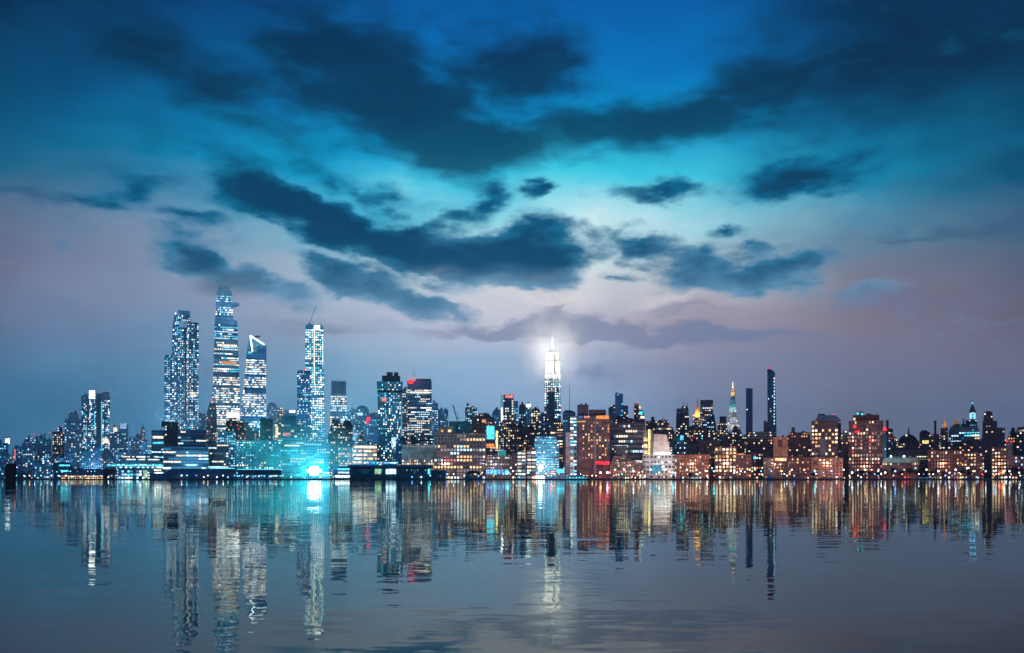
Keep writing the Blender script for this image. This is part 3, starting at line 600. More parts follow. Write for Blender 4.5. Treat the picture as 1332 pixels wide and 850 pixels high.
B('terraced_office', 'teal stone terraced office with warm lit corner rooms below the ribbed crown tower', 427, 458, 1580, [(565, 427, 458), (565, 428, 455), (551, 431, 444), (551, 431, 444), (547, 432, 441)], 'grey', [Win(.5, 'mid', 3.0, 3.3, .6, .55)], k=.7)
B('pale_lit_block', 'cream speckled lit block at the foot of the terraced office', 440, 460, 1440, [(583, 440, 460)], 'pale', [Win(.7, 'mid', 2.8, 3.2, .6, .55)], k=.7, short='the cream speckled block')
B('dark_notched_tower', 'dark notched tower right beside the terraced office', 445, 459, 1690, [(556, 445, 459), (549, 447, 456)], 'dark', [Win(.35, 'mid', 2.8, 3.1)])
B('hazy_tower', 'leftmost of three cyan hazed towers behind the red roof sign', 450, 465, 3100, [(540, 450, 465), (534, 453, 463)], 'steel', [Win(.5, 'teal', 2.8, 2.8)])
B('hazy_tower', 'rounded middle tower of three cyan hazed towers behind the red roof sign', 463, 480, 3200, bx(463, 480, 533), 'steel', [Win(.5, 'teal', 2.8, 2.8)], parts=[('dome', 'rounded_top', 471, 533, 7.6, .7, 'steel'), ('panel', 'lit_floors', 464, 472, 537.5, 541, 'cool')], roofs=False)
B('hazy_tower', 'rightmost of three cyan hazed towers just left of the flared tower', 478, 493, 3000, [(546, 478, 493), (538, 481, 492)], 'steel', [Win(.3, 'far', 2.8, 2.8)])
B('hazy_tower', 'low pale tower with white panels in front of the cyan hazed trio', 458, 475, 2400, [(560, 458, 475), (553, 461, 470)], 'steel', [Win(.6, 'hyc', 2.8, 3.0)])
B('red_sign_building', 'dark building speckled with lights carrying a glowing red roof sign', 474, 493, 1850, [(549, 474, 493)], 'navy', [Win(.3, 'west', 2.7, 2.9)], parts=[('panel', 'red_sign', 477, 481.5, 543, 547.5, 'red', .5), ('panel', 'red_sign', 475.5, 479, 548, 551.5, 'red')], roofs=False)
B('banded_showroom', 'cream lit low building of broad horizontal bands left of the flared tower', 459, 490, 1420, bx(459, 490, 580), 'tan', [Win(.97, 'warm', 2.4, 4.8, .95, .55, 'band')], k=.6, short='the cream banded building', parts=[('panel', 'lit_band', 462, 488, 580.6, 583, 'cream')])
B('flared_twin_face_tower', 'tower flaring outward near the top with one dark face and one bright lattice face', 492, 523, 1660,
  [(600, 493, 520), (540, 492, 521.5), (512, 491, 523), (510, 491, 523.2), (498, 490, 524)], 'teal',
  [Win(.42, 'lattice', 2.6, 2.8, .5, .5), Win(.2, 'teal', 2.6, 2.8, .6, .6, unlit=False)], k=.8, yaw=0,
  parts=[('box', 'plant_room', 497, 520.5, 490, 498.5, 'dark'), ('box', 'plant_room', 503, 511, 485.5, 490.5, 'dark'), ('box', 'plant_room', 512.5, 518, 485, 490.5, 'dark', -.5, .5), ('panel', 'dark_storey', 491.3, 523, 509, 512, 'dark', 1.01)] +
        [('poly', 'lattice_fin', [(507.5 + 2.3 * i, 618), (508.3 + 2.3 * i, 618), (511.0 + 2.35 * i, 513), (510.2 + 2.35 * i, 513)], 'steel', -1.08, -1.0) for i in range(6)] +
        [('panel', 'lit_room', 508 + (i * 37 % 13), 509.6 + (i * 37 % 13), 520 + 5.1 * i, 522.8 + 5.1 * i, ('cool', 'cyan', 'cream')[i % 3], 1.02) for i in range(18)] + [('panel', 'lit_facade', 509, 516, 570, 582, 'cool', 1.0), ('panel', 'lit_facade', 497, 503, 518.5, 524, 'pink', 1.02)], roofs=False)
B('pale_strip_tower', 'pale narrow lit tower glimpsed between the flared tower and the red lit slab', 523, 531, 2500, bx(523, 531, 506), 'pale', [Win(.8, 'office', 2.5, 2.9)])
B('red_topped_slab_tower', 'dark slab tower of white lit floors with red lights on its top left corner', 530, 561.5, 1950, [(496, 530, 561.5)], 'navy',
  [Win(.8, 'office', 2.5, 2.8, .7, .45, 'office', y0=508)], k=.45, parts=[('box', 'plant_room', 541, 560.5, 493.5, 496.4, 'dark'), ('panel', 'red_light_panel', 531.5, 537, 495, 500, 'red', .95), ('panel', 'red_light_panel', 536.5, 539, 492, 497.5, 'pink', 1.08), ('mast', 'antenna', 538.5, 484, 494, .35, 'metal'), ('panel', 'lit_floors', 534, 559, 510.4, 512.6, 'cream')], roofs=False)
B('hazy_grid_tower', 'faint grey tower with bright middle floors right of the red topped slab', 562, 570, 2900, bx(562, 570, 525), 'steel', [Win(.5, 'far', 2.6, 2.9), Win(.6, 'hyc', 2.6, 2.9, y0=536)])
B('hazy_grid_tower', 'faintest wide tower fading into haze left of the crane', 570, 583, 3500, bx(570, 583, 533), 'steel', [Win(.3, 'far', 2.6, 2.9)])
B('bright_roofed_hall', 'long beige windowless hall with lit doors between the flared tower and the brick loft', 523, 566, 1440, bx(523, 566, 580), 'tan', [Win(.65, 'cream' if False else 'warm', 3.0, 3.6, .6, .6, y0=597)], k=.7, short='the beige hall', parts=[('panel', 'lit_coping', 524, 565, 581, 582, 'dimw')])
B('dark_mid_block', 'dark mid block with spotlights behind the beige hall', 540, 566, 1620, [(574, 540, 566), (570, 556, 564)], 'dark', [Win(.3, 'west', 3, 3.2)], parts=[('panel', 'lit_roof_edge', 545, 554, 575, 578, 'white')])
B('hall_annex', 'blue dark annex squeezed between the flared tower and the beige hall', 512, 525, 1530, bx(515, 525, 574), 'navy', [Win(.3, 'west', 3, 3.2)])
# ---- the centre
B('brick_loft', 'very large brick loft gridded with cream lit windows right of the beige hall', 565, 631, 1420, [(566, 565, 631)], 'brick', [Win(.62, 'mid', 4.1, 4.6, .62, .62, 'office')], k=.5, indiv=90, short='the large brick loft',
  parts=[('box', 'penthouse', 570, 590, 555.5, 566.3, 'brown', -.8, .8), ('panel', 'lit_penthouse_window', 574, 577, 560, 563, 'amber', .8), ('panel', 'lit_penthouse_window', 583, 587, 560, 563, 'warm', .8)])
B('tower_crane', 'dark lattice crane leaning left on the green roofed works behind the brick loft', 586, 598, 1570, [(549, 593, 596.5)], 'metal', [], k=.9, roofs=False, cat='crane', parts=[('bar', 'jib', 595, 547, 589, 527, .75, 'metal'), ('bar', 'counter_jib', 594, 546, 597.5, 543, .6, 'metal'), ('bar', 'stay_cable', 589.5, 528, 597.3, 543, .18, 'metal')])
B('green_works', 'green netted building works behind the brick loft below the leaning crane', 584, 611, 1650, [(549.5, 584, 611)], 'copper', [Win(.12, 'teal', 3, 3.2)], k=.6)
B('stepped_brown_tower', 'dark brown stepped building with warm rooms right behind the brick loft', 613, 644, 1520, [(553, 613, 644), (545, 614, 642), (539.5, 623, 636)], 'brown', [Win(.25, 'east', 3.3, 3.6)], k=.7, parts=[('panel', 'lit_room', 627, 632, 547, 550.5, 'amber', .98), ('panel', 'blue_lit_panel', 633, 643, 555, 572, 'cyan', 1.0), ('panel', 'orange_lit_panel', 633, 643, 578, 583, 'orange', 1.0)])
B('pyramid_topped_tower', 'pale hazy tower with a pointed pyramid roof left of the brown stepped building', 605, 612, 3000, [(533, 605, 612), (528, 606.5, 610.5), (522.5, 608.2, 609)], 'pale', [Win(.6, 'hyc', 2.4, 2.8)], roofs=False)
B('pale_shoulder_tower', 'pale hazy block with white lit shoulders beside the pyramid roofed tower', 608, 622, 2800, [(538, 606, 622), (530, 612, 620)], 'pale', [Win(.7, 'hyc', 2.6, 2.8)])
B('hazy_back_tower', 'dim blue tower in the haze left of the blue panelled tower', 641, 651, 3200, [(543, 638, 651), (533, 643, 650)], 'steel', [Win(.2, 'far', 2.6, 2.8)])
B('blue_panelled_tower', 'dark tower with a blue side panel and a pink lit crown in the centre left', 651, 668, 2300, [(514, 651, 668)], 'navy', [Win(.55, 'mid', 2.9, 3.3, .6, .55, y0=520)], k=.6, parts=[('panel', 'blue_side_panel', 651, 655, 514, 531, 'blue' if False else 'dimc'), ('panel', 'white_light_strip', 652, 654, 531, 547, 'hot'), ('panel', 'lit_crown', 657, 667, 514.5, 518.5, 'pink'), ('light', 'beacon', 656, 512.8, .7, 'red'), ('light', 'beacon', 667, 512.8, .7, 'red')], roofs=False)
B('cyan_slim_tower', 'slim pale cyan lit tower just right of the blue panelled tower', 668.3, 674, 2600, bx(668.3, 674, 522), 'steel', [Win(.75, 'hyc', 2.4, 2.9)], roofs=False)
B('dark_blue_tower', 'plain dark blue tower with sparse dots right of the slim cyan tower', 675, 684, 2400, [(530, 675, 684), (526.5, 676, 682)], 'navy', [Win(.3, 'hyc', 2.6, 3.0)])
B('bright_crowned_tower', 'hazy tower with a brilliant white crown near the floodlit spire', 683.5, 691.5, 2750, [(530, 683.5, 691.5), (525, 684.5, 690.5)], 'steel', [Win(.4, 'far', 2.6, 3.0)], parts=[('panel', 'lit_crown', 684.5, 690.5, 526, 530, 'hot', .9)])
B('lamp_topped_tower', 'dark tower with two warm lamps near its roof left of the floodlit spire', 690.5, 703, 2150, [(537, 690.5, 703), (532, 693, 701)], 'dark', [Win(.4, 'mid', 2.8, 3.0)], parts=[('light', 'roof_lamp', 692.5, 539.5, 1.3, 'warm', -1.1), ('light', 'roof_lamp', 700, 539, 1.3, 'warm', -1.1)])
B('blue_sign_building', 'dark building with a small vivid blue sign at the foot of the floodlit spire', 701, 712, 1950, [(539, 701, 712)], 'navy', [Win(.3, 'west', 2.8, 3.0)], parts=[('panel', 'blue_sign', 704, 710, 549.5, 552, 'blue')])
B('pale_mid_block', 'pale lit mid block between the brown stepped building and the plum slab', 644, 656, 1680, bx(644, 656, 552), 'pale', [Win(.7, 'mid', 2.6, 3.0)], parts=[('panel', 'lit_edge', 645, 647.5, 561, 584, 'glowy')])
B('plum_slab', 'plum brick slab with rows of pink dots in front of the blue panelled tower', 655, 672, 1600, [(556, 655, 672), (549, 660, 670)], 'brown', [Win(.4, 'fare', 2.8, 3.2)])
B('dark_flats', 'dark flats of dim warm windows right of the plum slab', 672, 684, 1700, [(556, 672, 684), (552, 674, 681)], 'maroon', [Win(.35, 'east', 2.8, 3.2)])
B('dark_flats', 'dark stepped flats behind the cyan banded building', 683, 701, 1760, [(560, 683, 701), (553, 688, 697)], 'dark', [Win(.35, 'fare', 2.8, 3.2)])
B('low_brick_row', 'low brick building with a blue lit ground floor right of the large brick loft', 631, 666, 1390, [(594, 631, 666)], 'brick', [Win(.6, 'mid', 3.1, 4, .6, .45, y1=611)], k=.6, short='the blue footed brick row', parts=[('panel', 'blue_lit_shopfront', 632.5 + 4.9 * i, 636.5 + 4.9 * i, 611.5, 617.5, 'cyan' if i % 3 == 2 else 'blue', 1.0) for i in range(6)] + [('box', 'roof_room', 648, 658, 586, 594.3, 'teal'), ('panel', 'lit_roof_panel', 649, 658, 588, 593, 'dimt', .82)])
B('corner_flats', 'narrow brown flats with warm shop lights between two low lit blocks', 665.5, 673, 1370, bx(665.5, 673, 590), 'brown', [Win(.5, 'east', 3, 4)], k=.8, short='the narrow brown flats')
B('white_windowed_block', 'small block with stacked bright white windows left of the starry spotlight', 673, 684, 1340, [(588, 673, 684)], 'brown', [Win(.85, 'office', 5, 4.6, .85, .5, 'band')], k=.8, short='the left white windowed block')
B('white_windowed_block', 'second block with stacked bright white windows beside the starry spotlight', 685.5, 697, 1345, [(587, 685.5, 697)], 'brick', [Win(.85, 'office', 5, 4.6, .85, .5, 'band')], k=.8, short='the right white windowed block')
B('cyan_banded_building', 'curved glass building striped with glowing cyan bands behind the starry spotlight', 695, 727, 1420, [(600, 697, 727), (578, 695, 727), (568, 697, 722)], 'blue', [Win(.9, 'hyc', 2.6, 3.1, .8, .4, 'band')], k=.6, short='the cyan banded building',
  parts=[('panel', 'cyan_band', 698, 724, 572.8 + 6.2 * i, 574.6 + 6.2 * i, 'skyc', 1.0) for i in range(5)], roofs=False)
B('cream_block', 'yellowish lit block between the cyan banded building and the navy slab', 716, 734, 1520, [(558, 716, 734)], 'tan', [Win(.8, 'warm', 3.0, 3.6, .85, .45, 'office')], k=.6, short='the yellowish block')
B('floodlit_spire_tower', 'floodlit skyscraper with a brilliant white crown, glowing mast and needle antenna in mist', 707.5, 729.5, 2900,
  [(560, 706, 731), (548, 708, 729.5), (487, 708.5, 729), (487, 709.3, 728.3), (470, 709.8, 727.8), (470, 710.6, 727), (461, 711.2, 726), (459, 712.5, 724.5)], 'pale',
  [Win(.8, 'lattice', 2.6, 3.0, .65, .55, y0=489)], k=.75, parts=[('box', 'lit_crown', 709.2, 728.4, 471, 486, 'stone', -1.02, .9), ('box', 'lit_crown', 711.2, 726.6, 459.5, 470, 'stone', -.9, .8), ('panel', 'crown_joint', 709.4, 728, 470, 471, 'dimw', 1.0), ('panel', 'crown_louvre', 720.5, 722.5, 462, 486, 'dimw', 1.04), ('panel', 'crown_louvre', 713, 713.8, 472, 485, 'white', 1.04), ('taper', 'mast', 715.5, 721.7, 460, 717.4, 719.8, 438, 'stone'), ('mast', 'antenna', 718.6, 412, 438.5, .6, 'white'),
   ('panel', 'painted_dark_recess', 713.5, 721.5, 510, 560, 'grey', 1.0), ('light', 'beacon', 713, 508.5, .8, 'red', -1.1), ('light', 'beacon', 719, 508, .8, 'red', -1.1), ('panel', 'dark_band', 709, 729, 486.3, 488, 'grey', 1.0)], roofs=False)  # dark recess is a raised grey panel, shade put into its colour
B('navy_slab', 'plain navy slab carrying a tall thin lightning mast', 732, 748.5, 1480, [(537, 732, 748.5), (534, 736, 742)], 'navy', [Win(.05, 'hyc', 3, 3.2)], k=.7, short='the navy slab', parts=[('mast', 'lightning_mast', 741, 501, 537, .4, 'metal')], roofs=False)
B('pale_stair_slab', 'pale windowless concrete stair slab in front of the navy slab', 736, 741.5, 1400, bx(736, 741.5, 563), 'pale', [], k=1.2, short='the pale stair slab', roofs=False)
B('cyan_striped_flats', 'narrow glass flats with white and cyan lit floors left of the orange lit hotel', 741.7, 750, 1440, [(543, 741.7, 750)], 'steel', [Win(.95, 'hyc', 4, 4.2, .9, .5, 'band')], k=1, short='the cyan striped flats')
B('orange_lit_hotel', 'tall hotel of two slabs with orange glowing windows and a red lit entrance', 750, 793, 1400, [(602, 750, 793), (602, 750, 793), (549, 750, 793), (549, 751, 793), (542, 774, 792.5)] if False else [(541.5, 750, 793)], 'brown',
  [Win(.5, 'orange', 3.5, 3.7, .5, .62, 'cols', y0=549, y1=599)], k=.45, indiv=95, short='the orange lit hotel', parts=[('box', 'plant_room', 751, 765.5, 527, 542, 'dark', -.6, .6), ('box', 'plant_room', 766, 788, 533.5, 542, 'dark', -.6, .6), ('box', 'roof_duct', 755, 757, 525, 527.2, 'metal', -.2, .2), ('box', 'roof_duct', 761, 763, 524.4, 527.2, 'metal', -.2, .2),
   ('panel', 'dark_joint', 773, 775.2, 542, 617, 'navy', 1.0), ('panel', 'blue_sign', 752, 758, 541.5, 545, 'blue', 1.05), ('panel', 'purple_sign', 760, 767, 542, 544.5, 'pink', 1.05), ('panel', 'lit_top_floor', 775.5, 791.5, 541.6, 546, 'orange', 1.05), ('panel', 'red_entrance_band', 775, 792.5, 600.5, 604.5, 'red', 1.0), ('panel', 'lit_top_floor', 751, 762, 548.3, 550, 'amber', 1.02)] +
   [('panel', 'pillar', 752 + 5.2 * i, 753.8 + 5.2 * i, 601.5, 618, 'brown', 1.0) for i in range(4)], roofs=False)
B('sign_shed', 'small shed with a cyan lit sign under the yellowish block', 724, 735, 1330, bx(724, 735, 609.5), 'navy', [], k=.8, parts=[('panel', 'cyan_sign', 724.7, 734, 610.5, 615.5, 'cyan')], short='the cyan sign shed', roofs=False)
# ---- right of centre
B('slim_blue_tower', 'hazy slim blue glass tower standing clear above the grey striped office', 800, 810.3, 2800, bx(800, 810.3, 512.5), 'blue', [Win(.15, 'hyc', 2.6, 3.0)], roofs=False, parts=[('box', 'crown', 800.8, 804, 511, 512.8, 'blue')])
B('hazy_grey_tower', 'hazy grey tower with a sloped shoulder left of the slim blue tower', 792, 800.5, 2600, [(532, 791.5, 800.5), (527, 796, 800.5)], 'grey', [Win(.1, 'fare', 2.6, 3.0)], roofs=False)
B('hazy_grey_tower', 'short navy tower with one warm light right of the slim blue tower', 810, 817, 2600, bx(810, 817, 528), 'navy', [Win(.12, 'fare', 2.6, 3.0)], roofs=False, parts=[('light', 'lamp', 812.5, 537.5, 1, 'warm', -1.1)])
B('grey_striped_office', 'wide grey office with four rows of white lit windows left of the sculptural museum', 792.5, 838, 1520, [(552, 792.5, 838)], 'grey', [Win(.85, 'office', 3.1, 6.3, .72, .42, 'office')], k=.5, indiv=80, short='the grey striped office')
B('dark_plant_block', 'dark stepped mass rising behind the grey striped office', 797, 837, 1680, [(549, 797, 837), (543, 801, 815), (543, 801, 815)], 'dark', [Win(.08, 'east', 3.1, 3.4)], k=.5)
B('stepped_color_tower', 'tower with coloured lit setbacks stepping down on its right side', 824.5, 839, 2050, [(547, 824.5, 839), (540, 824.5, 838), (534, 824.5, 836), (534, 824.5, 831), (525, 825, 831)], 'brown', [Win(.3, 'multi', 2.8, 3.0)], parts=[('panel', 'lit_setback', 831, 833.5, 529, 532, 'warm'), ('panel', 'lit_setback', 831.5, 836, 536, 540, 'cyan'), ('panel', 'lit_setback', 833, 838.5, 542, 545, 'cream'), ('light', 'beacon', 829.8, 524.5, .9, 'red')], roofs=False)
B('chimney_block', 'dark block with a chimney between the coloured setback tower and the tiered lit building', 840, 855, 1900, bx(840, 855, 548), 'dark', [Win(.26, 'east', 3, 3.2)], parts=[('box', 'chimney', 847, 851, 542.5, 548.3, 'maroon', -.3, .3)])
B('tiered_lit_building', 'tiered building with warm crown rooms and a white antenna behind the museum', 854, 878, 1780, [(566, 854, 878), (556, 854, 875), (556, 855, 872), (548, 856, 869)], 'grey', [Win(.85, 'mid', 3.0, 4.4, .8, .4, 'band', y0=556), Win(.4, 'orange', 3, 3.2, y0=547, y1=556)], parts=[('mast', 'antenna', 862.3, 539, 548, .5, 'white')])
B('teal_dark_block', 'dark teal windowless block in front of the grey striped office', 793, 816, 1430, bx(793, 816, 580), 'navy', [Win(.1, 'mid', 3, 3.2)], k=.6, short='the dark teal block', roofs=False)
B('low_lit_arcade', 'low dark brown building with scattered white and pink windows right of the red entrance', 794, 837, 1330, [(604, 794, 837), (595, 798, 812), (595, 798, 812)], 'brown', [Win(.45, 'multi', 3.0, 3.6)], k=.5, short='the low arcade')
B('museum', 'pale sculptural museum with a floodlit sloping white hall and a yellow light shaft', 836, 878, 1360, [(592, 836, 878)], 'pale', [Win(.3, 'mid', 4.4, 7.0, .6, .4)], k=.7, short='the museum',
  parts=[('poly', 'sloping_hall', [(849.5, 592.2), (850.5, 565.5), (867, 566.5), (873, 592.2)], 'white', -.95, .6), ('panel', 'yellow_light_shaft', 843.5, 846, 559.5, 592, 'glowy'), ('box', 'stair_tower', 836.5, 849, 560, 592.3, 'grey', -.9, .5), ('panel', 'lit_soffit', 851, 872, 589.5, 591.6, 'hot', .97), ('panel', 'lit_soffit', 853, 870, 586.5, 589, 'white', .96)] +
  [('panel', 'lit_gallery', 837.5, 842.5, 570 + 8.4 * i, 574.5 + 8.4 * i, 'warm', .92) for i in range(5)] + [('panel', 'glazed_foyer', 848, 861, 605, 617, 'dimc', 1.0)], roofs=False, cat='museum')
B('antenna_topped_tower', 'dark tower with a white lit crown and thin antennas left of the gold spire', 879.5, 896.5, 2100, [(560, 879, 897), (532, 880, 895.5), (532, 886, 895), (529, 887, 894)], 'dark', [Win(.2, 'mid', 2.8, 3.2)], parts=[('panel', 'lit_crown', 881, 885.5, 536, 538.5, 'white'), ('panel', 'lit_crown', 888, 889.6, 532.5, 539, 'white'), ('panel', 'lit_crown', 891, 892.6, 532.5, 539, 'white'), ('mast', 'antenna', 889.5, 522.5, 529, .4, 'metal'), ('mast', 'antenna', 894, 523, 530, .4, 'metal')], roofs=False)
B('gold_spire_tower', 'pale lit tower under a steep glowing gold pyramid spire', 901, 912, 2400, bx(901, 911, 541), 'pale', [Win(.7, 'warm', 2.6, 3.0)], parts=[('taper', 'gold_spire', 903.8, 910.5, 541, 906.6, 908, 524, 'gold'), ('taper', 'gold_spire_tip', 906.2, 908.2, 524, 907, 907.4, 517, 'gold'), ('box', 'corner_lantern', 901.3, 903, 539.5, 542, 'gold')], roofs=False)
B('dark_flat_tower', 'dark flat topped tower with bright upper floors right behind the gold spire', 911, 927.5, 2550, bx(911, 927.5, 521), 'dark', [Win(.8, 'mid', 2.8, 3.0, .7, .45, 'office', y0=528, y1=550), Win(.2, 'mid', 2.8, 3.0, y0=550)], roofs=False)
B('dark_stepped_tower', 'dark stepped building with pale dots in front of the flat topped tower', 909, 932, 2000, [(566, 909, 932), (552, 913, 931), (546, 918, 930), (539, 924, 929)], 'dark', [Win(.25, 'hyc', 2.8, 3.1)])
B('pale_grid_block', 'pale block with a lit window grid left of the teal gold steeple tower', 933, 946.5, 2200, bx(933, 946.5, 551), 'pale', [Win(.8, 'mid', 2.9, 3.0)], parts=[('box', 'setback', 936, 945, 542, 551.3, 'grey', -.5, .5)], roofs=False)
B('lantern_steeple_tower', 'steeple tower lit teal with a golden lantern at its tip', 944.5, 964.5, 2500, [(565, 944.5, 965), (553, 945, 961), (546, 947, 959), (546, 947.5, 958.5), (534, 948, 958)], 'pale', [Win(.35, 'mid', 2.9, 3.0)],
  parts=[('taper', 'teal_lit_roof', 948, 958, 534.3, 951, 956, 516, 'pale'), ('panel', 'lit_belfry', 948.8, 957.2, 526, 531, 'teal', .55), ('panel', 'lit_clock_stage', 949, 952.6, 543, 548, 'white', .65), ('panel', 'lit_clock_stage', 954, 957.6, 543, 548, 'white', .65),
         [('box', 'gold_lantern', 951, 955.3, 510.5, 515, 'gold', -.25, .25), ('box', 'lantern_stage', 951.6, 954.8, 505, 509, 'gold', -.2, .2), ('taper', 'lantern_tip', 952, 954.2, 505, 953, 953.5, 496.5, 'cream')], ('panel', 'lit_roof_edge', 949.5, 956.5, 520, 523, 'teal', .4)], roofs=False)
B('slim_dark_slab', 'slim very dark slab tower standing alone between the steeple and the tallest right tower', 970.3, 979, 2450, bx(970.3, 979, 505.5), 'navy', [Win(.16, 'mid', 2.9, 3.3, unlit=False, y0=524)], parts=[('light', 'beacon', 978.2, 504.8, .6, 'pink')], roofs=False)
B('slender_slant_tower', 'tallest slender tower on the right with slanted top, red beacon and dotted light column', 998, 1009.5, 2350, [(560, 998.5, 1010), (485, 998, 1008), (482, 998, 1004.5), (480, 998, 1000.5)], 'navy', [Win(.12, 'hyc', 2.9, 3.3, unlit=False)], parts=[('light', 'beacon', 999, 479, 1.1, 'red')] + [('panel', 'column_light', 1006.6, 1007.8, 492 + 4.2 * i, 494 + 4.2 * i, 'cool', .95) for i in range(15)], roofs=False)
B('blue_domed_hall', 'low hall under a glowing blue and cyan dome right of the museum', 872, 892, 1700, bx(872, 892, 575), 'grey', [Win(.3, 'west', 3, 3.2)], parts=[('dome', 'copper_dome', 882, 575, 8, .9, 'copper'), ('panel', 'blue_lit_window', 885, 889, 567, 573, 'cyan', .9)], roofs=False)
B('red_brick_warehouse', 'long low red brick warehouse with lit arches right of the museum', 877.5, 922, 1340, [(593, 877.5, 922)], 'brick', [Win(.42, 'east', 3.2, 4.4, .5, .5)], k=.5, indiv=50, short='the red brick warehouse')
B('dark_midrise', 'dark midrise behind the red brick warehouse', 892, 912, 1560, [(578, 892, 912), (571, 896, 905)], 'dark', [Win(.15, 'multi', 3.1, 3.4)])
B('plum_midrise', 'plum midrise with a flat roof behind the large windowed brick block', 910, 935, 1500, [(574, 910, 935)], 'brown', [Win(.26, 'east', 3.1, 3.4)])
B('unlit_row', 'short unlit row between the red brick warehouse and the large windowed brick block', 921, 931, 1400, bx(921, 931, 598), 'maroon', [Win(.2, 'east', 3.1, 3.4)], short='the unlit row')
B('large_window_block', 'brick block with big square warm windows between two low brick rows', 930, 957.5, 1370, [(583, 930, 957.5)], 'brick', [Win(.6, 'warm', 4.4, 4.5, .65, .62)], k=.6, indiv=40, short='the big windowed brick block')
B('orange_sign_row', 'low plum row with a small orange sign on its parapet', 957.5, 977, 1350, [(593, 957.5, 977)], 'brown', [Win(.26, 'east', 3.4, 4)], k=.7, short='the orange sign row', parts=[('panel', 'orange_sign', 960, 968, 590.5, 592.5, 'gold', .8)])
B('dark_mass_block', 'broad unlit mass with scattered reddish windows below the slender slant tower', 970, 1011, 1620, [(572, 970, 1011), (562, 975, 1008), (562, 993, 1000), (549, 993.5, 999.5)], 'maroon', [Win(.16, 'east', 3.1, 3.4)], k=.5)
B('dark_front_block', 'dark block with one column of pale windows beside the orange sign row', 977, 993, 1420, [(590, 977, 993)], 'maroon', [Win(.4, 'east', 3.3, 4)], k=.7, short='the dark front block', parts=[('panel', 'cyan_lit_window', 980, 983.4, 594, 597.5, 'cyan')])
B('grey_wing', 'small blank grey wing left of the arched tan building', 993, 1006, 1350, [(597, 993, 1006)], 'grey', [Win(.1, 'east', 3.3, 4)], short='the blank grey wing')
B('arched_tan_building', 'tan building with a dark upper arch and one warm lit storey', 1005.5, 1025.5, 1380, [(598, 1005.5, 1025.5), (598, 1006, 1024.5), (570, 1006, 1024.5)], 'tan', [Win(.26, 'east', 4, 4, y0=604)], k=.7, short='the arched tan building', parts=[('panel', 'dark_arch', 1012, 1018, 573, 582, 'dark'), ('panel', 'warm_lit_storey', 1008, 1023, 596.5, 600, 'warm')])
B('lamp_roofed_flats', 'dark flats with pink and blue windows right behind the arched tan building', 1025, 1056, 1500, [(563, 1026, 1054), (563, 1029.5, 1034), (556, 1029.5, 1034)], 'maroon', [Win(.34, 'multi', 3.1, 3.6)], k=.6, parts=[('panel', 'gold_roof_sign', 1046, 1055.5, 563.5, 566.3, 'gold', .9)])
B('short_brick_flats', 'short brick flats on the waterfront below the gold sign', 1026, 1056, 1360, [(596, 1026, 1056)], 'maroon', [Win(.4, 'east', 3.3, 4)], k=.6, short='the short brick flats')
B('mansard_apartment_building', 'big apartment building with a sloping mansard roof and large warm windows', 1055, 1092, 1450, [(548, 1055.5, 1090)], 'brown', [Win(.55, 'warm', 4.2, 4.9, .62, .55)], k=.6, indiv=70, short='the mansard apartment building',
  parts=[('taper', 'mansard_roof', 1060, 1094, 548.3, 1064, 1086, 541, 'slate'), ('box', 'plant_room', 1064, 1073, 538.8, 541.5, 'dark', -.3, .3), ('light', 'roof_lamp', 1062.5, 543.5, 1.2, 'amber'), ('light', 'roof_lamp', 1074.5, 543.5, 1.2, 'amber'), ('light', 'beacon', 1085, 540, 1, 'red'), ('panel', 'dark_terrace', 1066, 1074, 571, 604, 'navy', 1.0)], roofs=False)
B('tan_annex', 'blank tan annex attached behind the right side of the mansard apartment building', 1083, 1098, 1560, [(552, 1084, 1094), (552, 1084, 1094)], 'dark', [Win(.2, 'east', 3.1, 3.4)])
B('low_frontage', 'low tan frontage with a framed entrance below the mansard apartment building', 1056, 1096, 1350, [(597, 1056, 1096)], 'tan', [Win(.15, 'warm', 4, 4)], k=.6, short='the low tan frontage', parts=[('panel', 'dark_doorway', 1058.5, 1063, 599, 605, 'dark')])
B('gap_flats', 'narrow dark flats between the mansard building and the largest brick block', 1094, 1106, 1480, [(575, 1094, 1106), (560, 1097, 1102)], 'dark', [Win(.3, 'mid', 3, 3.5)])
B('largest_brick_block', 'largest brick block on the right with red and cream windows and a roof dome', 1104, 1148, 1430, [(548, 1104, 1148)], 'brick', [Win(.5, 'multi', 3.3, 4.6, .55, .55)], k=.6, indiv=95, short='the largest brick block',
  parts=[('box', 'plant_room', 1109, 1143.5, 540.5, 548.3, 'maroon', -.6, .6), ('box', 'plant_room', 1127, 1133, 538.5, 541, 'maroon', -.3, .3), [('box', 'domed_tank', 1113.5, 1123, 535, 540.7, 'copper', -.2, .2), ('panel', 'tank_light', 1114.5, 1117, 537, 539.5, 'cyan', .2), ('panel', 'tank_light', 1120, 1122.5, 538, 540.3, 'cyan', .2)],
         ('panel', 'red_window', 1110, 1113.5, 553.5, 557.3, 'red', 1.0), ('panel', 'red_window', 1112.5, 1118, 561, 563.6, 'red', 1.0), ('panel', 'lit_penthouse', 1110, 1112.5, 544, 547, 'warm', .62), ('panel', 'dark_bay', 1122, 1127.5, 553.5, 556.5, 'dark', 1.0)], roofs=False)
B('chimney_stack_building', 'dark building between two chimneys with a red neon light right of the largest brick block', 1146, 1162, 1540, [(562, 1148.5, 1162), (558, 1156, 1161)], 'dark', [Win(.2, 'west', 3, 3.4)], parts=[('box', 'chimney', 1145.8, 1149, 547, 564, 'dark', -.3, .3), ('box', 'chimney', 1152.5, 1156, 547, 600, 'dark', -1.3, -.8), ('panel', 'red_neon', 1148.8, 1153.2, 557.2, 561, 'red', 1.4)], roofs=False)
